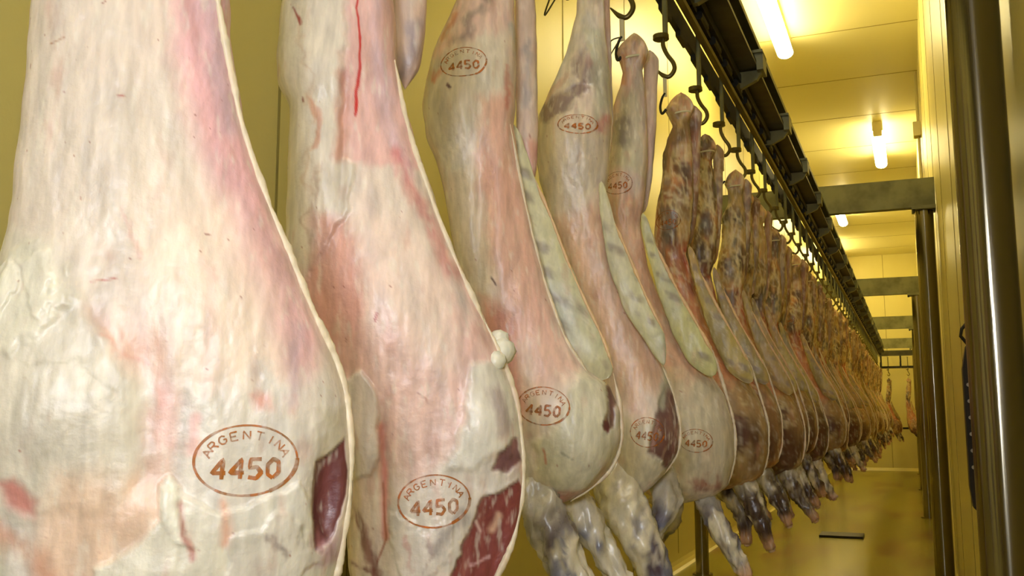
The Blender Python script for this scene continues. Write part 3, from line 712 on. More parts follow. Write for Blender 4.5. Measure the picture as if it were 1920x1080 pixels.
PK = lin((224, 170, 158)); PK2 = lin((216, 150, 142)); PW = lin((236, 214, 190)); GW = lin((214, 214, 198)); LIL = lin((206, 182, 192))
S0 = dict(X=-.60, Y=.60,
  left_top=TOPL, right_top=TOPR,
  left=[(86, -180), (75, -60), (62, 0), (52, 120), (42, 220), (30, 320), (18, 430), (0, 500), (-50, 570), (-100, 700), (-130, 850), (-120, 1000), (-90, 1150), (0, 1300), (120, 1400), (250, 1440)],
  right=[(418, -180), (425, -60), (430, 0), (433, 80), (447, 170), (466, 260), (491, 340), (518, 410), (548, 480), (576, 550), (602, 610), (636, 690), (655, 760), (664, 850), (660, 930), (648, 1010), (634, 1080), (600, 1180), (520, 1300), (400, 1400), (300, 1440)],
  depth=.55, dmax=.085, rough=.002,
  lumps=[(130, 780, 130, 120, .008), (440, 560, 120, 160, .006), (300, 960, 120, 60, .005), (610, 930, 30, 90, -.012), (230, 300, 60, 300, .004), (330, 1060, 90, 50, .006), (290, 760, 26, 140, -.004)],
  patches=[
    ('poly', [(60, -100), (330, -100), (350, 250), (330, 480), (160, 620), (0, 560), (20, 300)], lin((222, 208, 190)), 90, .8),
    ('poly', [(330, -200), (440, -200), (450, 170), (520, 420), (600, 640), (560, 740), (460, 560), (390, 330), (335, 150)], lin((228, 176, 178)), 34, .95),
    ('line', [(395, 0), (410, 150), (440, 260)], LIL, 20, .6, 8, 16),
    ('poly', [(300, 380), (430, 400), (520, 560), (540, 700), (420, 780), (310, 700), (260, 540)], lin((238, 216, 194)), 60, .8),
    ('line', [(250, 420), (280, 500)], lin((216, 130, 120)), 9, .6, 14, 5, 2),
    ('poly', [(190, 600), (320, 640), (340, 760), (330, 900), (240, 980), (330, 720), (200, 650)], lin((230, 180, 160)), 40, .8),
    U(.0022, 'poly', [(0, 420), (120, 470), (200, 620), (290, 740), (300, 850), (220, 940), (80, 960), (-130, 900), (-130, 560)], lin((214, 206, 186)), 26, .85, 16),
    U(0.003, 'poly', [(0, 500), (90, 470), (160, 590), (60, 680), (-100, 640)], lin((224, 218, 196)), 22, .8, 30),
    ('poly', [(150, 880), (330, 880), (330, 960), (230, 1060), (140, 1100), (90, 1000)], lin((230, 196, 166)), 40, .8),
    U(-0.001, 'poly', [(34, 895), (70, 888), (108, 930), (100, 952), (60, 940)], lin((196, 110, 100)), 14, .8),
    ('line', [(40, 985), (110, 1040), (190, 1100)], lin((200, 142, 112)), 22, .75, 20, 26),
    ('poly', [(-130, 980), (40, 1010), (60, 1200), (-130, 1200)], lin((196, 196, 160)), 30, .7),
    U(0.0035, 'poly', [(205, 1046), (262, 1008), (322, 960), (325, 905), (420, 950), (560, 900), (610, 1010), (640, 1090), (560, 1300), (240, 1300)], lin((222, 216, 196)), 7, .92, 10),
    U(0.0012, 'poly', [(360, 740), (600, 700), (640, 760), (600, 860), (570, 1000), (420, 1000), (365, 940)], lin((220, 214, 200)), 30, .75, 20),
    U(0.003, 'poly', [(318, 905), (335, 882), (352, 905), (346, 935), (362, 985), (378, 1010), (345, 1000), (322, 950)], lin((236, 232, 214)), 4, .95, 8),
    ('line', [(330, 740), (340, 830)], lin((232, 190, 178)), 14, .7, 10, 16), ('line', [(375, 790), (378, 840)], lin((226, 170, 160)), 9, .7, 8, 12),
    ('line', [(350, 930), (362, 990), (378, 1030)], lin((176, 104, 96)), 5, .8, 14, 4), ('line', [(430, 930), (432, 1000)], lin((226, 160, 128)), 10, .8, 8, 10),
    ('poly', [(470, 740), (545, 745), (548, 775), (480, 765)], lin((222, 130, 112)), 12, .7, 20, 0, 1),
    ('line', [(562, 620), (548, 700), (540, 760)], lin((196, 170, 176)), 12, .6, 10, 10),
    ('poly', [(600, 770), (640, 770), (644, 860), (595, 850)], lin((188, 178, 150)), 14, .7),
    U(-0.006, 'poly', [(641, 818), (612, 850), (590, 862), (583, 905), (581, 960), (590, 1018), (612, 1005), (640, 960), (648, 880)], DARKRED, 3, .97, 5),
    ('line', [(560, 985), (585, 1010), (615, 1025)], lin((140, 80, 88)), 12, .7, 16, 14, 1),
    ('poly', [(615, 990), (640, 985), (640, 1045), (570, 1055), (590, 1020)], lin((200, 168, 168)), 10, .8, 14),
    ('line', [(480, 1030), (520, 1060)], lin((168, 150, 142)), 18, .5, 16, 14),
    U(.003, 'poly', [(0, 520), (40, 500), (60, 560), (30, 640), (0, 640)], lin((232, 226, 206)), 6, .8, 40),
    U(.002, 'poly', [(60, 520), (120, 500), (150, 560), (100, 620)], lin((228, 222, 202)), 6, .7, 40),
    ('line', [(215, 655), (290, 680), (325, 760)], lin((222, 160, 142)), 10, .7, 24, 6),
    ('line', [(90, 700), (190, 690), (240, 740)], lin((176, 166, 138)), 5, .55, 30, 4),
    ('line', [(150, 720), (160, 800), (120, 880)], lin((184, 172, 146)), 6, .45, 30, 5),
    U(.002, 'poly', [(440, 990), (560, 960), (600, 1040), (520, 1080), (430, 1060)], lin((214, 206, 190)), 6, .7, 26),
    ('line', [(395, 520), (410, 640), (400, 740)], lin((232, 200, 186)), 14, .6, 20, 14),
    ('line', [(500, 700), (530, 820), (560, 940)], lin((222, 216, 206)), 14, .6, 30, 14),
    ('line', [(505, 995), (540, 1010)], lin((140, 124, 118)), 5, .7, 30, 6),  # thin dark line, the shade of a gap painted in
    ('line', [(115, 108), (140, 100)], lin((170, 110, 70)), 2.5, .8, 6, 2), ('line', [(240, 216), (250, 216)], lin((180, 90, 80)), 2.5, .8, 4, 2),
    ('line', [(196, 546), (240, 540)], lin((190, 80, 60)), 2, .8, 4, 1.5), ('line', [(0, 1062), (42, 1063)], lin((190, 70, 50)), 2, .8, 2, 1.5)],
  rims=[([(408, -180), (406, -60), (408, 0), (421, 80), (437, 165), (455, 245), (480, 325), (508, 400), (540, 478), (570, 552), (597, 612), (628, 680), (647, 750), (655, 850), (650, 940), (640, 1010), (626, 1080), (590, 1180)], 7.5)],
  stamps=[(467, 857, 89, 62, .0), (200, -560, 70, 60, .1)],
  forelegs=[dict(p=[(450, 1330, 70), (560, 1500, 60), (640, 1700, 42), (700, 1850, 36)]), dict(p=[(250, 1330, 70), (330, 1500, 60), (420, 1700, 42), (460, 1850, 36)], y=.05)],
)
S1 = dict(X=-.585, Y=.90,
  left_top=TOPL[:3], right_top=TOPR[:3],
  left=[(530, -150), (545, -60), (530, 0), (524, 60), (518, 110), (521, 160), (545, 200), (543, 260), (540, 330), (537, 400), (535, 470), (548, 530), (570, 610), (600, 700), (632, 800), (645, 880), (650, 980), (655, 1080), (700, 1200), (760, 1270)],
  right=[(730, -150), (733, -60), (738, 0), (742, 60), (745, 130), (762, 210), (783, 280), (804, 340), (828, 410), (855, 480), (886, 550), (915, 612), (948, 680), (972, 760), (984, 850), (982, 930), (970, 1000), (946, 1060), (905, 1140), (850, 1220), (790, 1270)],
  depth=.6, dmax=.085, rough=.002,
  lumps=[(730, 620, 90, 160, .008), (600, 250, 40, 200, .006), (910, 800, 40, 60, .008), (905, 1000, 40, 60, -.010), (725, 900, 10, 120, -.005), (686, 850, 26, 110, .008), (650, 300, 8, 150, -.003)],
  patches=[
    U(0.003, 'poly', [(500, -200), (660, -200), (650, 60), (648, 200), (645, 310), (668, 325), (664, 400), (620, 470), (575, 560), (530, 520), (530, 0)], lin((222, 212, 194)), 7, .9, 12),
    ('poly', [(662, -200), (750, -200), (750, 130), (800, 330), (700, 330), (660, 320), (650, 160)], lin((224, 176, 168)), 10, .85),
    ('line', [(705, 0), (712, 150), (740, 260), (770, 340)], lin((216, 192, 204)), 14, .6, 10, 12),
    ('line', [(652, 160), (645, 310)], lin((196, 130, 112)), 10, .7, 8, 14),
    ('line', [(750, 300), (790, 400), (830, 470), (850, 520)], lin((204, 120, 116)), 14, .75, 12, 14),
    U(-0.001, 'poly', [(600, 420), (660, 420), (700, 560), (690, 700), (640, 700), (575, 600)], lin((214, 150, 134)), 20, .75, 14),
    ('poly', [(690, 430), (760, 430), (840, 560), (850, 700), (780, 680), (720, 560)], lin((238, 214, 196)), 30, .8),
    ('poly', [(640, 640), (760, 620), (820, 760), (800, 850), (720, 870), (650, 760)], lin((230, 190, 174)), 36, .7),
    U(0.003, 'poly', [(880, 690), (940, 690), (975, 780), (978, 860), (920, 850), (880, 880), (830, 880), (870, 790)], lin((224, 222, 206)), 12, .85, 14),
    ('poly', [(830, 860), (960, 850), (960, 880), (890, 960), (850, 1060), (740, 1060), (730, 950)], lin((218, 212, 198)), 14, .7, 18),
    ('line', [(925, 740), (940, 800)], lin((170, 150, 148)), 10, .7, 10, 12),
    U(-0.004, 'poly', [(968, 818), (975, 860), (945, 880), (915, 880), (930, 850)], lin((112, 60, 66)), 4, .92, 10),
    U(-0.006, 'poly', [(966, 898), (978, 910), (972, 990), (940, 1050), (905, 1110), (845, 1110), (855, 1040), (885, 970), (905, 920), (930, 915)], lin((128, 44, 44)), 4, .95, 12),
    ('line', [(932, 962), (918, 985)], lin((232, 190, 160)), 7, .9, 6, 6), ('line', [(890, 970), (898, 990)], lin((222, 190, 180)), 3, .8, 3, 2.5), ('line', [(880, 1050), (912, 1040)], lin((214, 170, 168)), 3, .8, 6, 3),
    U(.002, 'poly', [(740, 960), (800, 985), (850, 980), (830, 1070), (760, 1090), (735, 1040)], lin((224, 214, 200)), 5, .8, 26),
    ('line', [(760, 1000), (775, 1060)], lin((206, 160, 150)), 4, .7, 22, 5), ('line', [(815, 1000), (800, 1070)], lin((150, 130, 126)), 4, .6, 22, 5),  # wrinkles in the fat, their crease shade painted in
    ('line', [(860, 930), (925, 900), (962, 888)], lin((232, 224, 212)), 4, .8, 26, 6),
    ('line', [(560, 60), (600, 200), (590, 380)], lin((206, 182, 158)), 5, .6, 30, 5), ('line', [(615, 330), (580, 470)], lin((196, 170, 148)), 4, .6, 24, 4),
    ('line', [(820, 1020), (870, 960)], lin((120, 108, 110)), 10, .6, 14, 8, 1),
    U(0.005, 'poly', [(655, 715), (685, 703), (712, 740), (716, 860), (700, 890), (668, 900), (655, 800)], lin((230, 218, 206)), 5, .9, 8),
    ('line', [(720, 800), (724, 870), (728, 1000)], lin((220, 140, 128)), 6, .85, 4, 7), ('line', [(722, 900), (729, 1000), (712, 1045)], lin((170, 100, 72)), 1.5, .8, 2, 2),
    ('line', [(665, 930), (690, 1000), (705, 1060)], lin((124, 66, 60)), 8, .8, 18, 10, 1),
    ('line', [(660, 1050), (720, 1075)], lin((120, 60, 50)), 6, .8, 18, 6, 1),
    ('poly', [(592, 205), (612, 230), (610, 300), (596, 304), (600, 250)], lin((206, 150, 124)), 4, .7, 12),
    ('line', [(682, -60), (680, 0), (673, 40), (679, 90), (680, 150), (674, 190), (672, 236)], lin((200, 28, 26)), 1.5, .95, 3, 3.2),
    ('line', [(557, 35), (572, 66)], lin((150, 30, 30)), 1.5, .9, 2, 4), ('line', [(583, 0), (584, 14)], lin((180, 30, 30)), 1.5, .9, 2, 4),
    ('line', [(578, 206), (579, 212)], lin((140, 60, 40)), 1.5, .9, 2, 2), ('line', [(714, 600), (712, 612)], lin((170, 60, 50)), 1.5, .9, 2, 3), ('line', [(788, 741), (800, 748), (801, 756)], lin((170, 110, 100)), 1.5, .6, 2, 1.5)],
  rims=[([(741, 120), (757, 210), (778, 290), (797, 345), (820, 410), (848, 480), (878, 548), (908, 612)], 5.5), ([(905, 600), (938, 672), (965, 750), (978, 850), (976, 930), (962, 1000), (938, 1060), (900, 1130)], 5.5)],
  stamps=[(815, 932, 64, 46, .06), (620, -18, 50, 30, .0)], nubs=[(934, 640, 22), (938, 662, 26), (928, 680, 18)],
  leg2=([(0, .0), (0.004, -.06), (735, -60), (735, 0), (738, 60), (740, 120), (752, 165)], [(.055, .0), (.06, -.06), (800, -60), (800, 10), (796, 70), (785, 130), (766, 165)]),
  leg2_patches=[('line', [(775, 20), (755, 110)], lin((130, 120, 128)), 14, .7, 16, 12)],
  forelegs=[dict(p=[(860, 1120, 46), (920, 1210, 44), (1000, 1330, 30), (1060, 1450, 24)]), dict(p=[(740, 1130, 46), (800, 1230, 44), (880, 1350, 30), (940, 1450, 24)], y=.05)],
)
S2 = dict(X=-.585, Y=1.33, mottle=.14,
  left_top=TOPL[:2], right_top=TOPR[:2],
  left=[(905, -160), (885, -80), (868, -20), (858, 0), (835, 50), (812, 100), (801, 150), (792, 200), (800, 260), (820, 310), (835, 370), (845, 430), (858, 500), (880, 580), (905, 660), (930, 740), (950, 820), (965, 890), (990, 930), (1020, 955)],
  right=[(958, -160), (962, -80), (965, 0), (968, 130), (966, 200), (963, 240), (977, 330), (1001, 440), (1031, 550), (1066, 640), (1106, 700), (1142, 720), (1163, 770), (1163, 830), (1145, 875), (1110, 912), (1070, 940), (1040, 955)],
  lumps=[(860, 200, 50, 80, .012), (1080, 840, 60, 60, .010), (1020, 770, 50, 50, .005), (940, 400, 20, 150, .006), (905, 400, 12, 150, -.004), (1150, 760, 12, 60, -.01)],
  patches=[
    ('poly', [(800, 130), (960, 60), (960, 210), (900, 300), (880, 380), (830, 320), (790, 220)], lin((214, 206, 184)), 20, .8),
    ('poly', [(905, 200), (965, 190), (975, 330), (1010, 470), (1030, 620), (960, 640), (920, 500), (900, 330)], lin((220, 168, 146)), 22, .8),
    ('poly', [(835, 330), (900, 330), (930, 520), (900, 600), (850, 460)], lin((214, 196, 168)), 16, .7),
    ('poly', [(905, 560), (970, 600), (985, 760), (960, 880), (900, 700)], lin((214, 140, 122)), 18, .8),
    ('poly', [(1000, 520), (1050, 620), (1080, 700), (1010, 740), (975, 640)], lin((232, 186, 168)), 26, .75),
    U(0.003, 'poly', [(1080, 710), (1140, 700), (1160, 780), (1150, 880), (1080, 930), (1010, 900), (1010, 820), (1060, 770)], lin((210, 206, 178)), 14, .88, 18),
    ('line', [(905, 30), (880, 70), (866, 90)], lin((142, 124, 120)), 9, .75, 14, 10), ('line', [(918, 10), (900, 0)], lin((142, 120, 110)), 7, .7, 10, 8),
    ('line', [(856, 40), (835, 80)], lin((206, 130, 96)), 4, .7, 8, 4), ('line', [(812, 140), (822, 165), (840, 150)], lin((206, 110, 70)), 6, .7, 12, 5, 1),
    ('line', [(952, 140), (958, 175), (956, 215)], lin((206, 110, 92)), 5, .6, 16, 3.4), ('line', [(962, 60), (975, 110)], lin((160, 170, 170)), 5, .5, 8, 6),
    U(-0.005, 'poly', [(1130, 700), (1150, 690), (1158, 740), (1150, 800), (1135, 815), (1125, 800), (1142, 770)], lin((110, 62, 56)), 3, .9, 9), ('poly', [(1128, 790), (1142, 785), (1140, 812), (1128, 806)], DARKRED, 2, .9, 4),
    ('line', [(1052, 845), (1075, 860)], lin((150, 150, 130)), 2, .7, 5, 2), ('line', [(1022, 840), (1026, 865)], lin((190, 90, 60)), 2, .7, 5, 2),
    ('line', [(924, 528), (932, 540)], lin((80, 40, 30)), 1.5, .9, 3, 3), ('line', [(848, 180), (852, 184)], lin((90, 40, 50)), 1.5, .9, 2, 3),
    ('poly', [(975, 950), (1040, 920), (1110, 912), (1060, 960), (1000, 970)], lin((196, 120, 100)), 5, .6, 10)],
  flap=([(960, 225), (985, 330), (1010, 440), (1040, 550), (1060, 610), (1085, 680), (1115, 715)], [(970, 228), (1002, 330), (1032, 400), (1062, 480), (1097, 560), (1130, 630), (1152, 690), (1160, 715)]),
  rims=[([(958, 240), (974, 330), (998, 440), (1028, 550), (1062, 640), (1100, 698)], 3), ([(1150, 700), (1163, 770), (1164, 830), (1148, 875), (1115, 910), (1070, 940)], 4)],
  stamps=[(875, 137, 42, 29, .12), (1021, 762, 47, 34, -.08)],
  flap_ext=26,
  leg2=([(0.01, 0), (962, -80), (965, 0), (966, 130), (968, 260), (980, 310), (990, 360)], [(.06, 0), (1002, -80), (1004, 0), (1007, 100), (1009, 250), (1006, 310), (1000, 360)]),
  leg2_patches=[('line', [(985, 60), (985, 180)], lin((140, 140, 142)), 8, .6, 12, 8), ('poly', [(970, 250), (1010, 250), (1000, 360), (980, 350)], lin((222, 160, 140)), 10, .8)],
  forelegs=[dict(p=[(1000, 880, 34), (1010, 935, 38), (1038, 1005, 40), (1080, 1090, 32), (1130, 1180, 24), (1160, 1240, 18)], y=-.03, white=.3), dict(p=[(1060, 925, 32), (1090, 960, 32), (1130, 1030, 26), (1180, 1110, 21), (1220, 1180, 17)], y=.05, white=.25, tone=-1)],
)
S3 = dict(X=-.545, Y=1.70, mottle=.24,
  left=[(1096, -52), (1088, -40), (1083, -10), (1080, 30), (1062, 100), (1032, 170), (1010, 220), (1004, 280), (1012, 340), (1035, 420), (1065, 500), (1095, 590), (1120, 680), (1140, 770), (1145, 850), (1150, 900), (1170, 940)],
  right=[(1120, -52), (1130, -40), (1132, 0), (1135, 60), (1144, 150), (1148, 230), (1143, 300), (1137, 360), (1147, 440), (1175, 520), (1207, 600), (1238, 680), (1262, 740), (1275, 800), (1270, 850), (1245, 890), (1205, 930), (1185, 940)],
  lumps=[(1080, 260, 50, 70, .012), (1110, 120, 26, 50, .006), (1215, 830, 45, 60, .012)],
  patches=[
    ('poly', [(1000, 230), (1150, 200), (1150, 330), (1100, 480), (1040, 420), (1000, 320)], lin((216, 200, 176)), 20, .8),
    U(-0.003, 'poly', [(1075, 130), (1105, 90), (1125, 120), (1128, 180), (1105, 170), (1085, 165)], lin((150, 130, 124)), 8, .85, 10),
    U(-0.003, 'poly', [(1010, 205), (1060, 180), (1095, 160), (1110, 180), (1070, 220), (1020, 248)], lin((132, 106, 104)), 7, .85, 10), ('line', [(1020, 200), (1062, 150)], lin((214, 180, 160)), 5, .8, 8, 6),
    ('poly', [(1100, 60), (1130, 60), (1145, 200), (1120, 240)], lin((196, 196, 172)), 12, .8),
    ('line', [(1128, 250), (1142, 230)], lin((206, 140, 130)), 6, .8, 6, 8),
    ('poly', [(1040, 420), (1130, 380), (1180, 560), (1240, 720), (1180, 760), (1110, 620)], lin((222, 180, 148)), 24, .85),
    U(0.002, 'poly', [(1130, 760), (1260, 800), (1240, 900), (1160, 940)], lin((212, 204, 176)), 16, .8),
    U(-0.005, 'poly', [(1262, 690), (1240, 740), (1212, 850), (1235, 858), (1250, 880), (1272, 850), (1272, 760)], lin((106, 58, 54)), 4, .93, 8), ('line', [(1252, 700), (1240, 760)], lin((190, 190, 168)), 7, .8, 6, 8), ('line', [(1232, 790), (1222, 840)], lin((170, 130, 120)), 3, .8, 4, 4)],
  flap=([(1128, 360), (1135, 440), (1150, 520), (1180, 600), (1215, 650), (1240, 690)], [(1138, 360), (1155, 430), (1185, 500), (1215, 570), (1245, 630), (1252, 700)]),
  flap_y=-.055,
  rims=[([(1148, 440), (1176, 520), (1208, 600), (1238, 680), (1262, 740), (1275, 800), (1270, 850), (1245, 890)], 3)],
  stamps=[(1087, 248, 36, 18, -.02), (1214, 810, 31, 27, -.1)],
  leg2=([(1105, -46), (1108, 0), (1115, 100), (1125, 220), (1130, 300)], [(1134, -46), (1143, 0), (1146, 100), (1150, 220), (1145, 300)]),
  forelegs=[dict(p=[(1150, 880, 42), (1165, 940, 44), (1200, 1010, 36), (1235, 1085, 28), (1270, 1160, 20)], y=-.03, white=.4), dict(p=[(1240, 890, 26), (1252, 930, 27), (1246, 965, 20), (1224, 1005, 15), (1212, 1030, 10)], y=.04, white=.4)],
  tie=(1110, 0, 20),
)
S4 = dict(X=-.55, Y=2.06,
  mottle=.25, sm=.010,
  left=[(1176, 62), (1171, 75), (1160, 90), (1156, 104), (1162, 120), (1168, 138), (1162, 165), (1150, 200), (1144, 260), (1136, 320), (1130, 380), (1133, 440), (1140, 520), (1142, 600), (1140, 680), (1145, 760), (1165, 850), (1195, 910), (1240, 950)],
  right=[(1202, 62), (1209, 76), (1216, 96), (1212, 112), (1204, 132), (1208, 160), (1212, 200), (1215, 300), (1208, 380), (1200, 420), (1215, 500), (1245, 580), (1285, 640), (1325, 690), (1358, 740), (1376, 800), (1377, 860), (1366, 910), (1340, 930), (1290, 945), (1260, 950)],
  lumps=[(1165, 340, 30, 60, .010), (1310, 830, 50, 60, .010), (1188, 82, 9, 13, .010), (1168, 104, 8, 12, .009), (1203, 112, 7, 12, .007)],
  patches=[
    ('poly', [(1160, 60), (1215, 60), (1215, 115), (1160, 115)], lin((232, 196, 176)), 6, .85), ('line', [(1172, 115), (1166, 160)], lin((226, 160, 110)), 5, .8, 6, 5), ('line', [(1208, 110), (1206, 150)], lin((222, 150, 100)), 3, .8, 4, 3),
    ('poly', [(1165, 180), (1205, 170), (1210, 330), (1150, 320)], lin((200, 198, 172)), 14, .8), ('poly', [(1152, 230), (1170, 215), (1185, 240), (1175, 280), (1155, 275)], lin((134, 124, 120)), 10, .8, 10),
    ('poly', [(1140, 370), (1205, 370), (1250, 600), (1330, 700), (1250, 790), (1150, 660)], lin((220, 172, 142)), 18, .85),
    U(0.003, 'poly', [(1250, 700), (1340, 720), (1375, 800), (1372, 900), (1270, 930), (1230, 820)], lin((196, 186, 156)), 20, .8, 16),
    ('poly', [(1290, 890), (1366, 880), (1366, 905), (1330, 925), (1290, 915)], lin((150, 80, 70)), 5, .7, 10, 0, 1)],
  flap=([(1205, 415), (1215, 470), (1240, 560), (1265, 630), (1290, 680), (1320, 710)], [(1215, 415), (1232, 470), (1268, 545), (1305, 610), (1335, 665), (1352, 715)]),
  flap_y=-.06, flap_pal=(lin((206, 202, 140)), lin((196, 192, 146)), lin((186, 186, 156))),
  rims=[([(1216, 425), (1234, 475), (1270, 548), (1308, 612), (1338, 668), (1362, 740), (1377, 800), (1377, 860), (1366, 905)], 3)],
  stamps=[(1160, 350, 27, 21, 0), (1305, 825, 30, 21, -.06)],
  leg2=([(1210, 92), (1206, 110), (1207, 160), (1205, 250), (1200, 340), (1195, 400)], [(1226, 92), (1236, 110), (1232, 160), (1230, 250), (1222, 340), (1212, 400)]),
  forelegs=[dict(p=[(1318, 925, 20), (1335, 960, 22), (1355, 1000, 20), (1380, 1045, 17), (1402, 1082, 15)], y=-.02, white=.2), dict(p=[(1235, 930, 26), (1255, 960, 26), (1245, 990, 18), (1225, 1020, 13)], y=.03, white=.6, bone=False)],
  tie=(1188, 112, 22),
)
GROUP = 'lamb carcasses hanging from the conveyor'
labels = {}
c0 = carcass(S0, 0, .0016, 260)
tag(c0[0], 'largest carcass filling the left edge, oval 4450 stamp above a dark red slit', 'carcass', GROUP)
c1 = carcass(S1, 1, .0022, 200)
tag(c1[0], 'second carcass from the left with a thin red blood streak down its leg', 'carcass', GROUP)
c2 = carcass(S2, 2, .003, 140)
tag(c2[0], 'third carcass from the left, stamps on leg and shoulder, grey-white belly flap', 'carcass', GROUP)
c3 = carcass(S3, 3, .0035, 110)
tag(c3[0], 'fourth carcass from the left with dark brown patches on its narrow leg', 'carcass', GROUP)
c4 = carcass(S4, 4, .004, 90)
tag(c4[0], 'fifth carcass from the left with a pale green flap and one small stamped shoulder', 'carcass', GROUP)

# the rest of the row: five more kinds with the same anatomy but other patches, with the dim yellow light painted into the palette, then copies of them
def variant(seed, k):
    rnd = random.Random(seed); S = dict(S4)
    def jit(P, a): return [(u + rnd.uniform(-a, a), v) for u, v in P]
    S['left'] = jit(S4['left'], 4); S['right'] = jit(S4['right'], 3)
    leg = [lin((120 + rnd.randint(-20, 20), 92, 66)), lin((84, 70, 62)), lin((150, 120, 86))]
    p = [('poly', [(1160, 60), (1215, 60), (1215, 115), (1160, 115)], lin((228, 180, 150)), 6, .85)]
    for i in range(9):
        u, v = rnd.uniform(1145, 1200), rnd.uniform(150, 410); r = rnd.uniform(10, 22)
        p.append(('poly', [(u - r, v), (u, v - r * 1.6), (u + r, v), (u + r * .5, v + r * 1.7)], leg[i % 3], 7, .8, 12))
        p.append(('line', [(u - r, v - r), (u + r, v + rnd.uniform(-10, 30))], lin((220, 206, 170)), 3, .7, 8, 2.5))
    p.append(('poly', [(1140, 400), (1205, 390), (1250, 600), (1320, 700), (1260, 780), (1150, 660)], lin([(204, 128, 84), (190, 100, 60), (206, 140, 92), (186, 104, 66)][k % 4]), 20, .85))
    p.append(('poly', [(1215, 700), (1340, 720), (1375, 800), (1372, 900), (1270, 930), (1210, 830)], lin([(164, 134, 88), (140, 106, 72)][k % 2]), 18, .8, 18))
    u, v = rnd.uniform(1280, 1340), rnd.uniform(770, 850)
    p.append(('poly', [(u - 14, v - 50), (u + 26, v - 30), (u + 20, v + 50), (u - 22, v + 40)], lin([(92, 52, 48), (110, 60, 50)][k % 2]), 6, .9, 14))
    p.append(('line', [(1190, 410), (1215, 470 + rnd.uniform(0, 40))], lin((170, 60, 50)), 6, .8, 8, 5))
    S['patches'] = p
    S['shank_pal'] = ((92, 76, 66), (58, 34, 26))
    S['musc'] = .010; S['rough'] = .0030; S['mottle'] = [.75, .95, 1.0, .9, 1.0, .95][k % 6]; S['low_dark'] = .85; S['sm'] = .010
    S['pal'] = (lin((198, 168, 112)), lin((192, 122, 76)), lin((152, 136, 98)))
    g = rnd.uniform(-10, 10)
    S['flap_pal'] = (lin((190 + g, 170 + g, 92)), lin((176, 140, 86)), lin((150, 136, 92)))
    if k == 0: S['stamps'] = [(1160, 350, 27, 21, .0)]
    else: S['stamps'] = []
    S['forelegs'] = [dict(p=[(1305 + rnd.uniform(-8, 8), 895, 30), (1330, 950, 26), (1362 + rnd.uniform(-8, 10), 1010, 19), (1398 + rnd.uniform(-16, 14), 1078, 14)], y=-.02, white=.3, tone=1),
                     dict(p=[(1262, 910, 28), (1290, 950, 26), (1316 + rnd.uniform(-12, 8), 1000, 18), (1345 + rnd.uniform(-18, 12), 1064, 13)], y=.045, white=.15, tone=1)]
    return S
protos = []
ys = [2.50, 2.95, 3.35, 3.70, 4.06, 4.42]
lab = ['sixth carcass from the left, narrow, hung just right of the stamped fifth one',
       'seventh carcass, dark mottled leg, its front hooves hanging low at mid picture',
       'eighth carcass, its hocks tied just below the conveyor hooks',
       'ninth carcass, dark brown hollows in the upper leg',
       'tenth carcass, orange-brown loin beside a pale belly flap',
       'eleventh carcass, first of the tightly packed far ones']
for k in range(6):
    S = variant(50 + k, k)
    r_, f_, b2 = carcass(S, 10 + k, .007, 44)
    y = ys[k]
    r_.location = (-.55 + random.Random(k).uniform(-.015, .015), y, H + .88 + [0, .012, -.01, .005, .02, -.02][k]); r_.rotation_euler = (0, 0, .8 * math.atan2(.55, y))
    tag(r_, lab[k], 'carcass', GROUP); protos.append(r_)
# farther ones
rnd = random.Random(5)
y = 4.80; n = 12
def ordinal(n):
    a = ['', 'first', 'second', 'third', 'fourth', 'fifth', 'sixth', 'seventh', 'eighth', 'ninth', 'tenth', 'eleventh', 'twelfth', 'thirteenth', 'fourteenth', 'fifteenth', 'sixteenth', 'seventeenth', 'eighteenth', 'nineteenth']
    if n < 20: return a[n]
    t = {2: 'twent', 3: 'thirt', 4: 'fort', 5: 'fift', 6: 'sixt'}[n // 10]
    return t + 'ieth' if n % 10 == 0 else t + 'y-' + a[n % 10]
hook_y = []
while y < 19.2:
    c = copy_tree(protos[rnd.randrange(6)])
    c.location = (-.55 + rnd.uniform(-.02, .02), y, H + .88 + rnd.uniform(-.03, .03)); c.rotation_euler = (rnd.uniform(-.03, .03), rnd.uniform(-.035, .035), rnd.uniform(-.35, .35)); c.scale = (rnd.uniform(.9, 1.08), rnd.uniform(.9, 1.05), rnd.uniform(.95, 1.05))
    c['label'] = ordinal(n) + (' carcass in the receding row, counted from the left' if n < 21 else ' carcass from the left, small and crowded in the far row')
    hook_y.append(y); n += 1; y += .37 + rnd.uniform(-.03, .04)
for x, l in ((-.41, 'distant carcass hanging alone left of its pair before the far wall'), (-.06, 'distant carcass hanging half behind the posts before the far wall')):
    c = copy_tree(protos[1 if x < -.3 else 4]); c.location = (x, 19.9, H + .77); c.rotation_euler = (0, 0, .1); c['label'] = l; c['group'] = 'carcasses on the end rail'
    hook_y.append(('end', x))

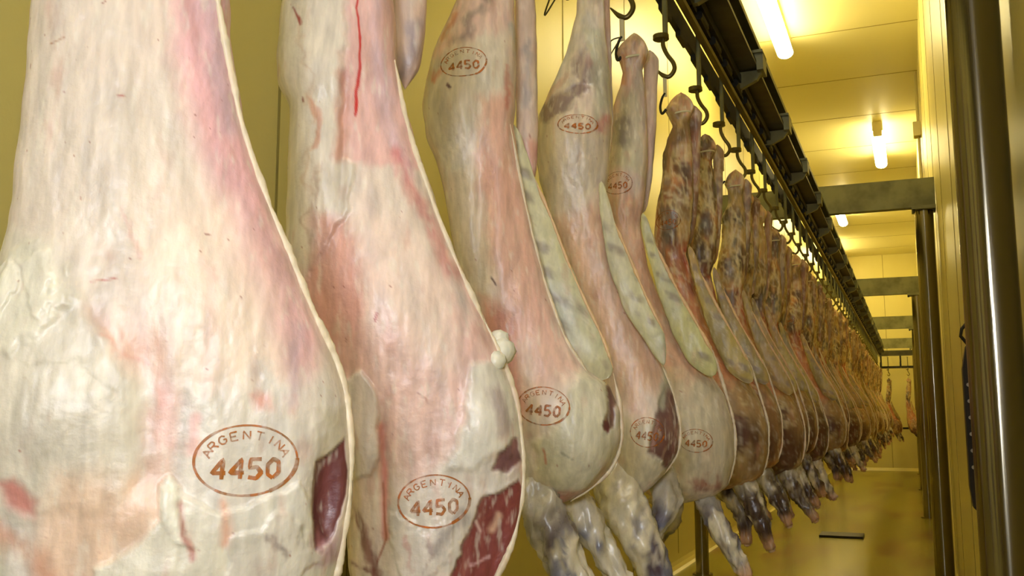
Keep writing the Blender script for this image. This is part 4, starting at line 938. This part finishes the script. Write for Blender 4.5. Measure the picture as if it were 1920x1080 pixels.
# ------------------------------------------------------------------ hooks
def make_hook(name='meat_hook'):
    r = empty(name, (0, 0, H))
    MB().tube([(0, 0, 1.035), (0, 0, 1.27)], .0075, 10).build('rod', M['galv'], r, smooth='auto')
    MB().cyl(0, 0, 1.262, 1.272, .014, 12).build('rod_nut', M['galv'], r)
    MB().cyl(-.012, 0, 1.025, 1.037, .022, 20).build('collar', M['hook'], r, smooth='auto')
    P = spl([(-.006, 0, 1.03), (-.006, 0, 1.005), (.004, 0, .98), (.020, 0, .955), (.022, 0, .935), (.008, 0, .918), (-.010, 0, .924), (-.030, 0, .945)], 40)
    MB().tube([tuple(p) for p in P], list(np.interp(np.linspace(0, 1, 40), [0, .85, 1], [.0062, .0062, .002])), 10).build('s_hook', M['hook'], r, smooth=True)
    MB().box(-.009, .001, -.002, .002, .862, .925).build('strap', M['strap'], r)
    P = spl([(-.004, 0, .872), (-.012, 0, .860), (-.018, 0, .835), (-.012, -.012, .812), (.0, -.016, .822)], 20)
    MB().tube([tuple(p) for p in P], .0035, 8).build('lower_hook', M['black'], r, smooth=True)
    return r
hk = make_hook(); first = True
spots = [(-.5725, y) for y in (.60, .90, 1.33, 1.70, 2.05, 2.47, 2.92, 3.32, 3.67, 4.03, 4.39)]
for y in hook_y: spots.append((-.5725, y) if not isinstance(y, tuple) else (y[1], 19.9))
hl = ['hook above the largest carcass', 'hook above the second carcass', 'hook above the third carcass', 'hook above the tied leg of the fourth carcass', 'hook whose round lower bend shows at the top edge, above the fifth carcass', 'steel hook with a pale strap beside the dark conveyor, above the sixth carcass', 'second S-shaped steel hook showing fully below the rail', 'third S-shaped steel hook showing below the rail', 'fourth S-shaped hook below the rail, smaller', 'fifth S-shaped hook below the rail', 'sixth S-shaped hook below the rail']
for i, (x, y) in enumerate(spots):
    o = hk if i == 0 else copy_tree(hk)
    z = H + (0 if isinstance(y, float) and y < 19.5 else -.10)
    o.location = (x, y, z); o.rotation_euler = (0, 0, rnd.uniform(-.4, .4) if i > 5 else .1)
    if i in (3, 4, 6):
        P = spl([(-.004, 0, .872), (-.030, -.004, .862), (-.048, -.008, .82), (-.058, -.01, .785), (-.030, -.006, .83), (-.008, 0, .868)], 36)
        MB().tube([tuple(p) for p in P], .0018, 6).build('wire_loop', M['wire'], o, smooth=True)
    tag(o, hl[i] if i < len(hl) else ('small hook under the rail, above the ' + ordinal(i + 1) + ' carcass from the left' if y < 19.5 else ('left' if x < -.3 else 'right') + ' one of two hooks hanging from the short far rail'), 'hook', 'hooks hanging under the conveyor')
